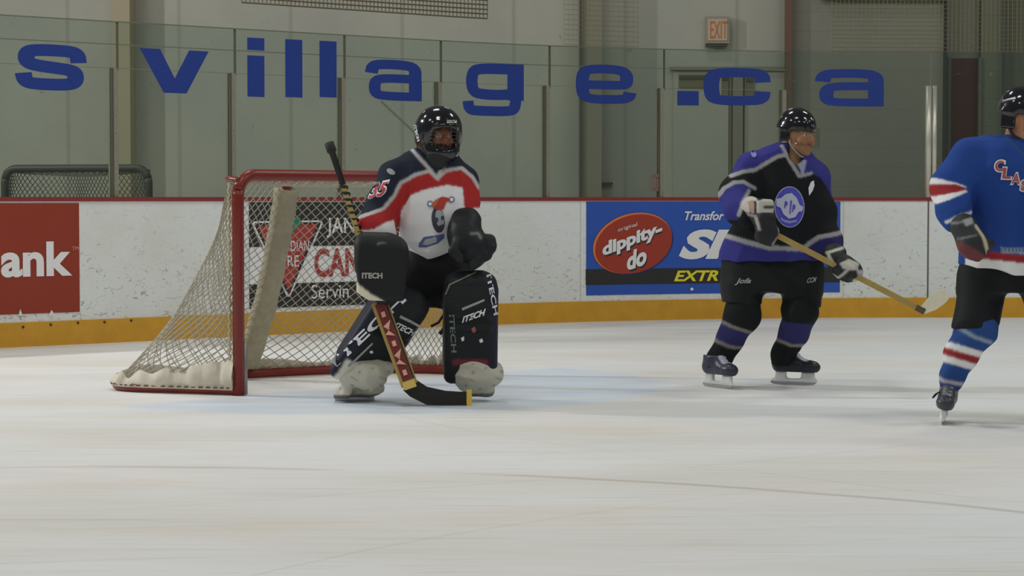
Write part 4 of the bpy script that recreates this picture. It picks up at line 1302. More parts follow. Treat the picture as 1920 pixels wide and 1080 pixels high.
# catching glove on the left hand, folded shut
S = Solid()
S.cap(g(874, 415, -.16), g(872, 432, -.22), .082, .095, .04)
S.ell(g(882, 462, -.26), (.105, .10, .090), None, .04)
S.ell(g(866, 440, -.26), (.075, .09, .070), None, .04)
fr4 = [((896, 448), (918, 452), (922, 466)), ((896, 458), (920, 462), (914, 478)), ((890, 470), (908, 478), (898, 488)), ((880, 478), (896, 488), (886, 497))]
for a, b, c_ in fr4: S.chain([(g(*a, -.28), .036), (g(*b, -.30), .031), (g(*c_, -.33), .027)], .014)
S.chain([(g(860, 452, -.32), .034), (g(852, 470, -.36), .028), (g(862, 486, -.37), .024)], .016)       # thumb
S.fold(.008, 40, 2)
def cat_col(V):
    x, y = sheet(V, YG - .28)
    c = np.tile(np.array(C(31, 33, 35, .8)), (len(V), 1))
    c[near_line(x, y, [(884, 438), (896, 437), (902, 446)], 5)] = C(92, 92, 88)
    return c
sobj('catching_glove', S, .007, M_glove, gk, cat_col)

# mask, throat guard and cage
S = Solid(); H = head_pt(ghc, gfr)
S.ell(H(0, -.01, .035), (.128, .150, .125), gfr, .03)
S.ell(H(0, -.02, -.03), (.126, .145, .120), gfr, .03)
S.ell(H(0, .055, -.095), (.095, .085, .060), gfr, .04)
S.cap(H(-.05, .118, .052), H(.05, .118, .052), .020, .020, .02)
S.ell(H(0, -.005, 0), (.098, .118, .135), gfr, .01, 's')
S.ell(H(0.005, .165, -.018), (.100, .095, .062), gfr, .012, 's')
S.plane(H(0, 0, -.135), -gfr[2])
hm = sobj('mask', S, .0065, M_shell, gk)
cg = MB()
def cage_pt(ax_, az): 
    return H(.105 * math.sin(ax_), .030 + .118 * math.cos(ax_), az)
for z in (.022, .002, -.018, -.038):
    MB().tube([cage_pt(-.95 + 1.9 * k / 10, z) for k in range(11)], .0019, 5).build('cage_bar', mat('cage_wire', C(60, 60, 58), .35, .7), hm, True)
for a in (-.62, -.2, .2, .62):
    MB().tube([cage_pt(a, .05 - .12 * k / 4) for k in range(5)], .0019, 5).build('cage_bar', mat('cage_wire', C(60, 60, 58), .35, .7), hm, True)
hb = bvh_of(hm)
dec_text('front_lettering', 'ITECH', ((838, 231), (856, 230), (838, 225)), hb, YG - .2, mat('dull_white_lettering', C(140, 140, 134), .5), hm, .003, 0, .05)
dec_text('side_lettering', 'ITECH', ((773, 234), (781, 265), (778, 232)), hb, YG - .2, M_white_dec, hm, .003, 0, .05)
S = Solid()
S.ell(g(824, 288, -.12), (.075, .06, .055), None, .02); S.cap(g(800, 290, -.03), g(834, 292, -.07), .052, .05, .03); S.cap(g(808, 284, -.05), g(822, 308, -.13), .055, .035, .03)
sobj('throat_guard', S, .008, M_glove, gk, lambda V: np.tile(np.array(C(33, 36, 34)), (len(V), 1)))

# ------------------------------------------------------------------ goalkeeper's stick
st_top, st_low = g(617, 268, -.14), g(711, 566, -.37)
pd_low = g(768, 722, -.455)
gs = empty('goalie_stick', (pd_low.x, pd_low.y, 0), 'long goalkeeper stick with black knob, red paddle and black taped blade in the goalkeeper\'s hand', 'hockey stick')
dirn = (pd_low - st_top).normalized(); camn = Vector((0, -1, 0)); wdir = dirn.cross(camn).normalized()
MB().tube([st_top, st_top + dirn * .05, st_top + dirn * .06, st_top + dirn * .25], .016, 10, rs=[.028, .028, .019, .017]).build('taped_knob', M_tape_b, gs, True)
bar('shaft', st_top + dirn * .25, st_low, .014, .010, wdir, M_shaft, gs)
tp = []
for i in range(110):
    q = st_top + dirn * (.25 + i * .0046); an = i * .75
    tp.append(q + wdir * (.017 * math.cos(an)) + camn * (.014 * math.sin(an)))
MB().tube(tp, .0085, 5).build('spiral_tape', M_tape_b, gs, True)
bar('paddle', st_low, pd_low, .045, .011, wdir, M_shaft, gs)
M_pred = mat('paddle_red', C(92, 34, 34), .45, noise=.1, nscale=20)
f0 = st_low + dirn * .01 + camn * .013; f1 = pd_low - dirn * .03 + camn * .013
bar('paddle_face', f0, f1, .027, .003, wdir, M_pred, gs)
bar('paddle_edge', f0 + wdir * -.034, f1 + wdir * -.034, .004, .004, wdir, M_tape_b, gs)
mm = [f1.lerp(f0, .10 + .19 * k) for k in range(5)]
for k, q in enumerate(mm):
    V2, Fc = poly2d([(-.016, -.022), (.016, -.010), (-.004, 0), (.018, .012), (-.016, .022), (.002, .004)], 0) if k % 2 else poly2d([(-.012, -.012), (.012, -.012), (.012, .012), (-.012, .012)], 0)
    sc = 1.5 if k % 2 else .9
    mobj('paddle_mark', [q + wdir * (x * sc) + dirn * (y * sc * 1.4) + camn * .009 for x, y in V2], Fc, mat('paddle_mark_tan', C(170, 132, 112), .5), gs)
# blade: curved taped slab along the ice
heel = pd_low.copy()
bpts = [(762, 716), (775, 728), (800, 742), (835, 750), (862, 752), (884, 752)]
Vb = []; Fb = []
for i, (px, py) in enumerate(bpts):
    t_ = i / 5; Y_ = heel.y + .02 + .05 * math.sin(t_ * 2.2)
    c_ = at(px, py, Y_); hh = .047 + .004 * t_
    if i == 0: hh = .048
    dn = Vector((.35, 0, .94)) if i < 2 else Vector((0, 0, 1))
    for sy in (-.010, .010):
        for sz in (-1, 1):
            q = c_ + dn * (hh * sz); q.y += sy; q.z = max(q.z, .003); Vb.append(q)
for i in range(5):
    a = 4 * i; b = a + 4
    for k, l in ((0, 1), (1, 3), (3, 2), (2, 0)): Fb.append((a + k, a + l, b + l, b + k))
Fb += [(0, 2, 3, 1), (20, 21, 23, 22)]
bo = mobj('blade', Vb, Fb, M_tape_b, gs)
e = [Vector(v) for v in Vb[20:24]]
MB().box((e[0] + e[1] + e[2] + e[3]) / 4 - Vector((.012, 0, 0)), (.014, .012, .047)).build('toe_tip', mat('yellow_tip', C(176, 150, 60), .5), gs)
MB().box(pd_low + dirn * -.004 + camn * .004, (.022, .034, .012), (dirn, wdir, camn)).build('heel_band', mat('yellow_band', C(168, 146, 76), .5), gs)
# ================================================================== PLAYER IN BLACK AND PURPLE
Y2 = 13.0
def p(px, py, dy=0.0): return at(px, py, Y2 + dy)
p2 = empty('person', (p(1430, 700).x, Y2, 0), 'skater in black and purple jersey with round crest, clear visor, stick held across him', 'person', 'hockey players on the ice')
skin2 = C(142, 106, 76, .95)
f2r = head_frame((.66, -.74, -.07), (.05, 0, 1)); h2 = p(1496, 252, -.04)
S = Solid(); add_head(S, h2, f2r)
H2 = head_pt(h2, f2r)
S.cap(H2(0, -.025, -.07), p(1484, 304, .0), .062, .075)
S.chain([(p(1468, 335), .13), (p(1460, 400), .13), (p(1450, 480, .03), .14)], .05)
S.cap(p(1432, 326), p(1515, 334), .06, .06, .05)
S.chain([(p(1412, 322), .06), (p(1384, 368, -.08), .048), (p(1398, 400, -.26), .036), (p(1425, 412, -.34), .034)], .03)
S.chain([(p(1528, 326), .06), (p(1542, 408, -.06), .048), (p(1560, 470, -.20), .036), (p(1576, 492, -.30), .034)], .03)
S.chain([(p(1410, 500), .10), (p(1402, 575, -.06), .065), (p(1350, 684, .02), .042)], .04)
S.chain([(p(1492, 500), .10), (p(1506, 572, -.12), .065), (p(1468, 684, .10), .042)], .04)
sobj('body', S, .016, M_skin, p2, lambda V: head_colours(V, h2, f2r, skin2, np.array(skin2) * np.array([.72, .72, .74])), (np.array(h2) - .13, np.array(h2) + .13, .004))
# hair at the nape and temples
S = Solid()
S.ell(H2(0, -.020, .020), (.082, .098, .092), f2r, .01); S.ell(H2(0, .09, -.02), (.12, .105, .16), f2r, .01, 's'); S.plane(H2(0, 0, -.055), -f2r[2]); S.plane(H2(0, 0, .03), f2r[2])
sobj('hair', S, .007, mat('grey_brown_hair', C(84, 76, 66), .8, noise=.3, nscale=90), p2)
# jersey
BLK, PUR, SV = C(28, 29, 31, .75), C(46, 46, 106, .9), C(124, 124, 124)
S = Solid()
S.stack(levels([(268, 1454, 1490, .07), (276, 1430, 1508, .10), (288, 1410, 1523, .13), (304, 1400, 1536, .15), (330, 1398, 1545, .17), (370, 1394, 1546, .19), (410, 1380, 1546, .20),
                (440, 1364, 1546, .21), (470, 1351, 1547, .22), (489, 1347, 1545, .22)], Y2), 0, .02)
S.chain([(p(1440, 300), .06), (p(1412, 318), .092), (p(1384, 362, -.08), .102), (p(1386, 396, -.22), .080), (p(1402, 402, -.28), .070)], .05)
S.chain([(p(1512, 310), .05), (p(1526, 328), .075), (p(1538, 400, -.06), .086), (p(1552, 455, -.16), .076), (p(1560, 472, -.2), .066)], .05)
S.fold(.013, 20, 11, (1, 1, .6))
S.plane(p(1440, 488), (.02, 0, -1)); S.ell(p(1494, 284, -.10), (.052, .075, .085), None, .02, 's')
hem2 = [(1325, 431), (1343, 436), (1400, 454), (1440, 464), (1490, 466), (1552, 456)]
def jersey_2(V):
    x, y = sheet(V, Y2 - .12)
    c = np.tile(np.array(BLK), (len(V), 1))
    arm_r = (x < 1412) & (V[:, 1] < Y2 - .02) & (y < 425) & (y > 335)
    yl = [(1370, 330), (1392, 322), (1414, 319), (1436, 306), (1456, 294), (1474, 290)]
    c[in_poly(x, y, yl + [(1480, 300), (1480, 255), (1420, 250), (1370, 290)])] = PUR
    c[near_line(x, y, yl, 7)] = SV
    yr = [(1498, 330), (1520, 324), (1538, 334), (1552, 352), (1562, 372)]
    c[in_poly(x, y, yr + [(1580, 360), (1540, 290), (1500, 270)])] = PUR
    c[in_poly(x, y, [(1340, 372), (1352, 352), (1372, 341), (1392, 341), (1412, 352), (1398, 366), (1384, 392), (1376, 412), (1335, 412)])] = PUR
    c[in_poly(x, y, hem2 + [(1570, 520), (1320, 520)])] = PUR
    c[near_line(x, y, hem2, 9)] = SV
    sl_ = [(1500, 468), (1530, 444), (1572, 436)]
    c[in_poly(x, y, sl_ + [(1590, 500), (1535, 500)]) & (V[:, 1] < Y2 - .05)] = C(38, 36, 78)
    c[near_line(x, y, sl_, 8) & (V[:, 1] < Y2 - .02)] = SV
    c[near_line(x, y, [(1346, 368), (1356, 353), (1374, 342), (1392, 341), (1414, 353)], 7)] = SV
    c[near_line(x, y, [(1378, 402), (1386, 380), (1402, 358)], 7)] = SV
    front = V[:, 1] < Y2
    c[in_poly(x, y, [(1484, 300), (1512, 300), (1504, 328), (1495, 324)]) & front] = C(120, 122, 140)
    c[near_line(x, y, [(1466, 274), (1478, 300), (1496, 331), (1520, 325)], 6) & front] = SV
    c[near_line(x, y, [(1473, 274), (1486, 300), (1498, 322)], 4) & front] = BLK
    return c
j2 = sobj('jersey', S, .006, M_cloth, p2, jersey_2)
b2 = bvh_of(j2); Yc = Y2 - .18
M_cpur = mat('crest_purple', C(62, 62, 150), .7); M_clt = mat('crest_pale', C(150, 152, 170), .7)
q = dec_poly('crest', ellipse_pts(1480, 388, 28.5, 38.5, 36), b2, Yc, M_clt, j2, .004)
dec_poly('crest_ring', ellipse_pts(1480, 388, 27, 37, 36), b2, Yc, M_cpur, q, .006)
dec_poly('crest_map', [(1455, 373), (1464, 371), (1472, 364), (1484, 362), (1494, 372), (1499, 384), (1506, 388), (1504, 396), (1497, 397), (1490, 407), (1478, 410), (1468, 402), (1463, 390), (1455, 386)], b2, Yc, M_clt, q, .008)
dec_text('crest_letter', 'P', ((1469, 390), (1475, 391), (1470, 377)), b2, Yc, M_cpur, q, .010, .1, .05)
dec_text('crest_letter', 'P', ((1484, 397), (1490, 398), (1485, 383)), b2, Yc, M_cpur, q, .010, .1, .05)
dec_poly('crest_stroke', [(1479, 400), (1481, 376), (1484, 376), (1481, 401)], b2, Yc, M_cpur, q, .010, 0)
dec_poly('crest_arc', [(1462, 412), (1470, 417), (1480, 419), (1492, 416), (1493, 412), (1480, 414), (1470, 412), (1463, 407)], b2, Yc, mat('crest_lilac', C(112, 112, 168), .7), q, .008)
dec_poly('letter_patch', [(1517, 352), (1522, 341), (1528, 338), (1529, 348), (1525, 358), (1518, 367)], b2, Yc, M_white_dec, j2, .005)
dec_poly('shoulder_badge', ellipse_pts(1414, 288, 5, 7, 16), b2, Y2 - .1, mat('badge_lilac', C(104, 104, 150), .7), j2, .005)
# pants
S = Solid()
S.stack(levels([(470, 1356, 1542, .19), (500, 1353, 1543, .20), (525, 1354, 1540, .20), (546, 1360, 1536, .19)], Y2), 0, .03)
S.chain([(p(1396, 515, -.02), .125), (p(1391, 572, -.06), .122)], .05)
S.chain([(p(1500, 515, -.02), .125), (p(1504, 572, -.12), .115)], .05)
S.plane(p(1390, 567, 0), (-.06, 0, -1))
S.ell(p(1440, 566, -.04), (.045, .40, .058), None, .02, 's')
S.fold(.012, 18, 9)
def pants2(V): return np.tile(np.array(C(28, 29, 30, .75)), (len(V), 1))
pt2 = sobj('pants', S, .009, M_pants, p2, pants2)
bp2 = bvh_of(pt2)
dec_text('lettering', 'Jofa', ((1378, 535), (1407, 534), (1380, 522)), bp2, Yc, M_grey_dec, pt2, .004, .3, .03)
dec_text('lettering', 'CCM', ((1512, 531), (1531, 529), (1514, 521)), bp2, Yc, M_grey_dec, pt2, .004, .3, .03)
# socks with shin pads
def sock2(pts, pur_poly, lines):
    S = Solid(); S.chain(pts, .03); S.plane((0, 0, .118), (0, 0, -1)); S.fold(.008, 24, 4)
    def colf(V):
        x, y = sheet(V, Y2 - .04); c = np.tile(np.array(C(28, 30, 31, .75)), (len(V), 1))
        c[in_poly(x, y, pur_poly)] = C(40, 40, 78)
        for l in lines: c[near_line(x, y, l, 6)] = C(106, 100, 98)
        return c
    return sobj('sock', S, .008, M_sock, p2, colf)
sock2([(p(1396, 560, -.04), .098), (p(1392, 590, -.09), .108), (p(1372, 632, -.03), .080), (p(1349, 672, -.03), .069), (p(1341, 696, -.07), .066)],
      [(1345, 598), (1370, 610), (1405, 622), (1400, 655), (1360, 646), (1330, 632)], [[(1340, 596), (1368, 610), (1405, 622)], [(1325, 626), (1345, 640), (1370, 650), (1398, 653)]])
sock2([(p(1505, 560, -.10), .095), (p(1500, 582, -.15), .104), (p(1488, 625, -.05), .084), (p(1469, 664, .07), .070), (p(1466, 683, .10), .064)],
      [(1455, 600), (1530, 606), (1520, 650), (1480, 648), (1450, 634)], [[(1440, 628), (1460, 638), (1482, 647), (1520, 648)]])
# skates
skate(p2, 'skate', ground(1345, 727), math.radians(-58), lean=-.10, boot_h=.165, cuff=.012, boot_col=C(40, 42, 56), trim=C(142, 142, 156))
skate(p2, 'skate', ground(1488, 722), math.radians(-24), lean=-.05, boot_h=.175, cuff=.01, boot_col=C(30, 31, 38))
# helmet, visor, strap
S = Solid(); helmet_shell(S, h2, f2r)
S.plane(H2(0, 0, .020), (Vector(f2r[2]) * -1 + Vector(f2r[1]) * -.10))
S.cap(H2(.0, .108, .036), H2(0, .112, .040), .012, .012, .02)
for sd in (-1, 1): S.box(H2(sd * .090, -.020, .0), (.010, .036, .045), f2r, .008, .012)
S.ell(H2(0, -.02, .085), (.075, .10, .070), f2r, .03)
S.ell(H2(0, -.005, .02), (.086, .106, .080), f2r, .006, 's')
hl2 = sobj('helmet', S, .006, M_shell, p2)
hb2 = bvh_of(hl2)
dec_poly('front_bar', [(1513, 222), (1529, 221), (1529, 225), (1513, 226)], hb2, Y2 - .2, M_grey_dec, hl2, .003, 0)
def visor(Hf, parent, name='visor', drop=-.075, w=1.25):
    V = []; Fc = []; nu_, nv_ = 24, 8
    for i in range(nu_ + 1):
        a = -w + 2 * w * i / nu_
        for j in range(nv_ + 1):
            z = .042 + (drop - .042) * j / nv_ + (.018 * (abs(a) / w) ** 2 if j == nv_ else 0)
            V.append(Hf(.104 * math.sin(a), .018 + .120 * math.cos(a) + .010 * j / nv_, z))
    for i in range(nu_):
        for j in range(nv_): 
            k = i * (nv_ + 1) + j; Fc.append((k, k + 1, k + nv_ + 2, k + nv_ + 1))
    m = MATS.get('clear_visor')
    if m is None:
        m = bpy.data.materials.new('clear_visor'); m.use_nodes = True; nt = m.node_tree
        for nd in list(nt.nodes):
            if nd.type == 'BSDF_PRINCIPLED': nt.nodes.remove(nd)
        tr = nt.nodes.new('ShaderNodeBsdfTransparent'); tr.inputs[0].default_value = (.88, .88, .84, 1)
        gl_ = nt.nodes.new('ShaderNodeBsdfGlossy'); gl_.inputs['Roughness'].default_value = .08
        mx = nt.nodes.new('ShaderNodeMixShader'); mx.inputs[0].default_value = .09
        nt.links.new(tr.outputs[0], mx.inputs[1]); nt.links.new(gl_.outputs[0], mx.inputs[2])
        nt.links.new(mx.outputs[0], nt.nodes['Material Output'].inputs[0]); MATS['clear_visor'] = m
    o = mobj(name, V, Fc, m, parent, True)
    return o
visor(H2, hl2)
MB().tube(spline([H2(.090, .0, .0), H2(.082, .02, -.06), H2(.05, .055, -.115), H2(0, .075, -.135), H2(-.05, .055, -.115), H2(-.082, .02, -.06), H2(-.090, .0, .0)], 6), .006, 6).build('chin_strap', mat('pale_strap', C(120, 116, 112), .6), hl2, True)
# stick
s_a, s_b = p(1424, 424, -.40), p(1731, 583, -.62)
s2 = empty('hockey_stick', (s_b.x, s_b.y, s_b.z), 'tan hockey stick with white taped blade held by the purple and black skater', 'hockey stick')
sd2 = (s_b - s_a).normalized()
bar('shaft', s_a, s_b, .016, .011, Vector((0, 0, 1)), M_shaft, s2)
bar('butt_tape', s_a - sd2 * .03, s_a + sd2 * .10, .019, .014, Vector((0, 0, 1)), M_tape_b, s2)
bar('heel_tape', s_b - sd2 * .045, s_b + sd2 * .01, .017, .012, Vector((0, 0, 1)), mat('dark_tape', C(70, 62, 44), .7), s2)
Vb = []; Fb = []
for i in range(9):
    t_ = i / 8
    c_ = p(1729 + 46 * t_, 583 - 33 * t_, -.62 - .05 * t_ + .03 * t_ * t_)
    ud = Vector((-.55, 0, .83)); hh = .022 + .018 * min(1, t_ * 2.5) - (.012 * max(0, t_ - .8) / .2)
    for sy in (-.006, .006):
        for sz in (-1, 1):
            q_ = c_ + ud * (hh * sz); q_.y += sy; Vb.append(q_)
for i in range(8):
    a = 4 * i; b = a + 4
    for k, l in ((0, 1), (1, 3), (3, 2), (2, 0)): Fb.append((a + k, a + l, b + l, b + k))
Fb += [(0, 2, 3, 1), (32, 33, 35, 34)]
mobj('blade', Vb, Fb, M_tape_w, s2)
# gloves
def glove(parent, h, a, bk, wrist, elbow, r, rf, cuff_r, colf, extra=None):
    S = Solid(); h = Vector(h)
    out = Vector(wrist) - h
    a_, b_, c_ = fist(S, h, a, bk, out, r, rf)
    w_ = Vector(wrist); d_ = (Vector(elbow) - w_).normalized()
    S.cap(h + b_ * .02 + out.normalized() * .03, w_, .052, .050, .03)
    S.cap(w_, w_ + d_ * .075, .054, cuff_r, .025)
    S.plane(w_ + d_ * .07, d_)
    if extra: extra(S, a_, b_, c_)
    return sobj('glove', S, .006, M_glove, parent, lambda V: colf(V, h, (a_, b_, c_), w_, d_))
WHTE, DK = C(150, 148, 140), C(32, 33, 34)
def gl_r(V, h, fr, w_, d_):
    x, y = sheet(V, Y2 - .36)
    c = np.tile(np.array(DK), (len(V), 1))
    c[y < 398] = WHTE
    c[in_poly(x, y, [(1402, 378), (1412, 374), (1412, 396), (1404, 398)])] = C(134, 104, 92)
    c[near_line(x, y, [(1420, 374), (1438, 368)], 4) | near_line(x, y, [(1430, 388), (1446, 388)], 5) | near_line(x, y, [(1414, 378), (1414, 400)], 4)] = DK
    c[near_line(x, y, [(1392, 400), (1414, 405), (1420, 430)], 5)] = C(120, 118, 112)
    c[near_line(x, y, [(1456, 410), (1458, 440), (1446, 458)], 5)] = C(120, 118, 112)
    return c
def ex_r(S, a_, b_, c_):
    S.box(p(1434, 386, -.40), (.050, .045, .038), None, .022, .03)
    S.box(p(1437, 424, -.42), (.052, .045, .075), None, .025, .03)
    S.cap(p(1408, 388, -.30), p(1424, 392, -.36), .058, .050, .03)
glove(p2, p(1440, 440, -.41), -sd2, Vector((-.1, -.9, .3)), p(1420, 398, -.34), p(1388, 384, -.22), .020, .038, .064, gl_r, ex_r)
def gl_l(V, h, fr, w_, d_):
    x, y = sheet(V, Y2 - .40)
    c = np.tile(np.array(DK), (len(V), 1))
    c[in_poly(x, y, [(1566, 492), (1584, 484), (1604, 492), (1600, 506), (1572, 502)])] = WHTE
    c[in_poly(x, y, [(1600, 505), (1614, 505), (1616, 522), (1602, 524)])] = C(140, 138, 146)
    c[near_line(x, y, [(1552, 474), (1570, 468), (1582, 465)], 5) | near_line(x, y, [(1553, 474), (1558, 494)], 5) | near_line(x, y, [(1556, 514), (1564, 520), (1580, 504)], 4)] = WHTE
    c[in_poly(x, y, [(1592, 522), (1612, 518), (1614, 526), (1594, 530)])] = WHTE
    return c
glove(p2, p(1584, 504, -.52), sd2, Vector((.55, -.6, .5)), p(1566, 486, -.36), p(1552, 452, -.16), .021, .039, .066, gl_l,
      lambda S, a_, b_, c_: (S.cap(p(1578, 494, -.44), p(1602, 512, -.50), .050, .048, .03), S.cap(p(1562, 476, -.32), p(1572, 474, -.34), .045, .045, .03)))

# ================================================================== PLAYER IN BLUE AT THE RIGHT EDGE
Y3 = 10.85
def r(px, py, dy=0.0): return at(px, py, Y3 + dy)
p3 = empty('person', (r(1850, 700).x, Y3, 0), 'skater in royal blue jersey with red and white stripes, cut off by the right edge', 'person', 'hockey players on the ice')
skin3 = C(150, 108, 82, .95)
f3r = head_frame((.66, -.74, -.10), (0, 0, 1)); h3 = r(1921, 222, -.06); H3 = head_pt(h3, f3r)
S = Solid(); add_head(S, h3, f3r)
S.cap(H3(0, -.025, -.07), r(1908, 282), .064, .08)
S.chain([(r(1904, 320), .14), (r(1902, 400), .14), (r(1896, 490, .03), .15)], .05)
S.cap(r(1838, 298), r(1975, 298), .075, .075, .05)
S.chain([(r(1818, 300), .062), (r(1780, 362, -.06), .05), (r(1802, 418, -.2), .037), (r(1828, 455, -.28), .035)], .03)
S.chain([(r(1996, 300), .062), (r(2032, 372, -.06), .05), (r(2004, 430, -.24), .037), (r(1980, 462, -.32), .035)], .03)
S.chain([(r(1846, 515), .10), (r(1834, 600, -.08), .068), (r(1783, 716, .02), .044), (r(1775, 745, .02), .03)], .04)
S.chain([(r(1952, 515), .10), (r(1988, 600, -.06), .068), (r(2002, 712, .17), .044)], .04)
sobj('body', S, .016, M_skin, p3, lambda V: head_colours(V, h3, f3r, skin3), (np.array(h3) - .13, np.array(h3) + .13, .005))
S = Solid()
S.ell(H3(0, -.020, .020), (.082, .098, .092), f3r, .01); S.ell(H3(0, .09, -.02), (.12, .105, .16), f3r, .01, 's'); S.plane(H3(0, 0, -.055), -f3r[2]); S.plane(H3(0, 0, .03), f3r[2])
sobj('hair', S, .007, mat('dark_brown_hair', C(50, 42, 36), .8, noise=.3, nscale=90), p3)
BLU, WH3, RD3 = C(32, 58, 118, .9), C(184, 187, 206), C(118, 36, 38)
S = Solid()
S.stack(levels([(254, 1872, 1944, .085), (262, 1842, 1968, .12), (278, 1818, 1992, .155), (310, 1806, 2008, .185), (360, 1804, 2008, .20), (420, 1806, 2004, .21),
                (470, 1801, 2000, .225), (545, 1796, 2000, .235)], Y3), 0, .02)
S.chain([(r(1850, 278), .06), (r(1822, 298), .095), (r(1781, 352, -.06), .096), (r(1788, 392, -.15), .080), (r(1795, 408, -.19), .072)], .05)
S.chain([(r(1962, 278), .06), (r(1990, 298), .095), (r(2030, 362, -.06), .096), (r(2012, 412, -.2), .074)], .05)
S.fold(.013, 19, 21, (1, 1, .6))
S.plane(r(1797, 494), (-.2, .0, -1))
def jersey_3(V):
    x, y = sheet(V, Y3 - .10)
    c = np.tile(np.array(BLU), (len(V), 1))
    arm = V[:, 0] < r(1806, 300).x
    c[in_poly(x, y, [(1730, 328), (1786, 343), (1806, 350), (1806, 360), (1735, 388)]) & arm] = WH3
    c[in_poly(x, y, [(1730, 346), (1786, 346), (1806, 352), (1806, 356), (1735, 371)]) & arm] = RD3
    arm2 = V[:, 0] > r(2004, 300).x
    c[arm2 & (y > 340) & (y < 382)] = WH3; c[arm2 & (y > 350) & (y < 370)] = RD3
    c[near_line(x, y, [(1764, 416), (1786, 404), (1812, 398)], 5)] = WH3
    body = ~arm
    c[in_poly(x, y, [(1780, 468), (1860, 472), (1930, 480), (2030, 488), (2030, 560), (1780, 560)]) & body] = RD3
    c[in_poly(x, y, [(1780, 484), (1850, 486), (1925, 494), (2030, 502), (2030, 570), (1780, 560)]) & body] = WH3
    c[in_poly(x, y, [(1868, 463), (1930, 465), (2000, 470), (2000, 480), (1930, 476), (1868, 473)]) & body & (V[:, 1] < Y3)] = C(120, 134, 150)
    c[near_line(x, y, [(1884, 258), (1902, 282), (1924, 296)], 5) & (V[:, 1] < Y3)] = C(44, 60, 100)
    return c
j3 = sobj('jersey', S, .006, M_cloth, p3, jersey_3)
b3 = bvh_of(j3); Yq = Y3 - .18
M_red3 = mat('chest_letter_red', C(138, 62, 58), .7)
for ch, (cx_, cy_) in zip('CLAS', ((1874, 311), (1887, 325), (1903, 335), (1919, 348))):
    dec_text('chest_letter', ch, ((cx_ - 11, cy_ + 12), (cx_ + 9, cy_ + 13), (cx_ - 7, cy_ - 13)), b3, Yq, M_white_dec, j3, .004, .0, .075)
    dec_text('chest_letter', ch, ((cx_ - 8.5, cy_ + 9.5), (cx_ + 6.5, cy_ + 10.5), (cx_ - 5.5, cy_ - 10.5)), b3, Yq, M_red3, j3, .007, .0, .03)
for k in range(8):
    x0 = 1873 + k * 6.5
    dec_poly('hem_lettering', [(x0, 471), (x0 + 1, 465.5), (x0 + 4.5, 466), (x0 + 4, 471.5)], b3, Yq, mat('hem_letter', C(70, 88, 110), .7), j3, .004, 0)
# pants
S = Solid()
S.stack(levels([(480, 1808, 1992, .18), (515, 1802, 1994, .195), (545, 1796, 1994, .19)], Y3), 0, .03)
S.chain([(r(1842, 525, -.02), .118), (r(1828, 612, -.09), .112)], .04)
S.chain([(r(1952, 525, -.02), .118), (r(1986, 606, -.06), .112)], .04)
S.plane(r(1825, 610), (.06, 0, -1))
S.ell(r(1897, 590, -.04), (.05, .40, .11), None, .02, 's')
S.fold(.012, 18, 13)
sobj('pants', S, .009, M_pants, p3, lambda V: np.tile(np.array(C(28, 29, 31, .75)), (len(V), 1)))
def sock3(pts, lines=None, dx=0):
    S = Solid(); S.chain(pts, .03); S.fold(.007, 24, 14)
    def colf(V):
        x, y = sheet(V, Y3 - .04); x = x - dx; c = np.tile(np.array(C(36, 60, 108)), (len(V), 1))
        def band(a, b, ex=20): return in_poly(x, y, [(a[0][0] - ex, a[0][1] - ex * .22), a[0], a[1], (a[1][0] + ex, a[1][1] + ex * .22), (b[1][0] + ex, b[1][1] + ex * .22), b[1], b[0], (b[0][0] - ex, b[0][1] - ex * .22)])
        c[band(((1773, 639), (1835, 657)), ((1764, 676), (1822, 693)))] = WH3
        c[band(((1770, 650), (1830, 668)), ((1767, 664), (1826, 681)))] = RD3
        c[near_line(x, y, [(1790, 611), (1815, 628), (1850, 640)], 7)] = C(112, 124, 140)
        c[near_line(x, y, [(1755, 706), (1775, 716), (1810, 722)], 7)] = C(150, 142, 148)
        return c
    return sobj('sock', S, .008, M_sock, p3, colf)
sock3([(r(1836, 590, -.06), .098), (r(1831, 618, -.10), .098), (r(1803, 662, -.04), .082), (r(1786, 704, .01), .058), (r(1783, 716, .02), .054)])
sock3([(r(1986, 590, -.06), .098), (r(1990, 618, -.08), .098), (r(1998, 662, .06), .082), (r(2003, 706, .16), .058), (r(2004, 716, .17), .054)], dx=185)
skate(p3, 'skate', ground(1767, 793), math.radians(-104), lean=-.17, boot_col=C(46, 49, 54), trim=C(70, 72, 78), boot_h=.235)
skate(p3, 'skate', (r(2006, 700, .15).x, Y3 + .12, 0), math.radians(-50), lean=.05, boot_col=C(46, 49, 54), trim=C(70, 72, 78), boot_h=.24)
MB().tube(spline([r(1762, 735, -.05), r(1753, 740, -.08), r(1749, 746, -.08), r(1757, 738, -.06)], 5), .004, 5).build('loose_lace', M_black_plain, p3, True)
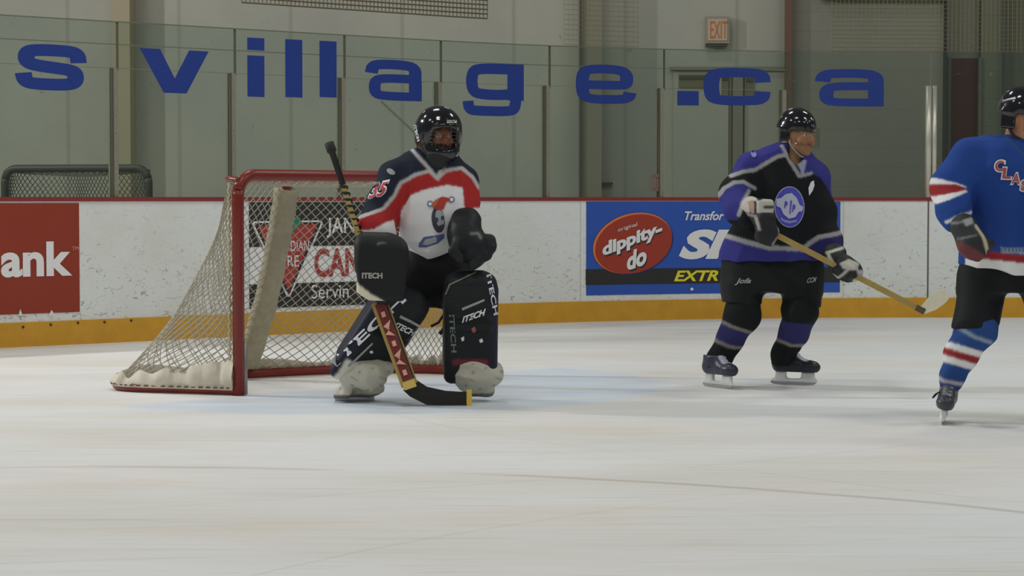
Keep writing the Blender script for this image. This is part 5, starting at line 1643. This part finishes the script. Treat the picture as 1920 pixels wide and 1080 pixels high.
# helmet
S = Solid(); helmet_shell(S, h3, f3r)
S.plane(H3(0, 0, .020), (Vector(f3r[2]) * -1 + Vector(f3r[1]) * -.10))
for sd in (-1, 1): S.box(H3(sd * .090, -.030, -.006), (.010, .042, .050), f3r, .008, .012)
S.ell(H3(0, -.02, .085), (.075, .10, .070), f3r, .03)
S.ell(H3(0, -.005, .02), (.086, .106, .080), f3r, .006, 's')
hl3 = sobj('helmet', S, .006, M_shell, p3)
hb3 = bvh_of(hl3)
dec_poly('side_label', [(1889, 186), (1910, 180), (1911, 184), (1890, 190)], hb3, Y3 - .2, M_white_dec, hl3, .003, 0)
visor(H3, hl3)
MB().tube(spline([H3(.092, -.035, -.02), H3(.086, .0, -.08), H3(.05, .045, -.125), H3(0, .068, -.14), H3(-.05, .045, -.125), H3(-.086, .0, -.08), H3(-.092, -.035, -.02)], 6), .008, 6).build('chin_strap', M_black_plain, hl3, True)
# gloves
MAR = C(92, 46, 46)
def gl3(V, h, fr, w_, d_):
    x, y = sheet(V, Y3 - .28)
    c = np.tile(np.array(C(38, 42, 42)), (len(V), 1))
    t_ = (V - np.array(w_)) @ np.array(d_)
    c[t_ > .012] = MAR
    L = (V - np.array(h)) @ np.array(fr[2])
    c[L > .035] = C(84, 44, 48)
    c[near_line(x, y, [(1826, 424), (1838, 446), (1848, 478)], 7)] = C(160, 148, 124)
    c[near_line(x, y, [(1792, 448), (1824, 440)], 3) | near_line(x, y, [(1776, 420), (1812, 414)], 4)] = C(96, 100, 98)
    c[in_poly(x, y, [(1802, 412), (1820, 407), (1822, 418), (1806, 424)])] = C(128, 130, 128)
    return c
glove(p3, r(1828, 458, -.30), Vector((.8, .1, -.5)), Vector((-.35, -.85, .35)), r(1803, 424, -.22), r(1779, 366, -.06), .023, .042, .070, gl3,
      lambda S, a_, b_, c_: S.cap(r(1808, 425, -.27), r(1820, 458, -.31), .062, .062, .03))
glove(p3, r(1978, 470, -.36), Vector((-.8, .1, -.5)), Vector((.3, -.85, .35)), r(2000, 440, -.27), r(2030, 366, -.06), .023, .042, .070, gl3)
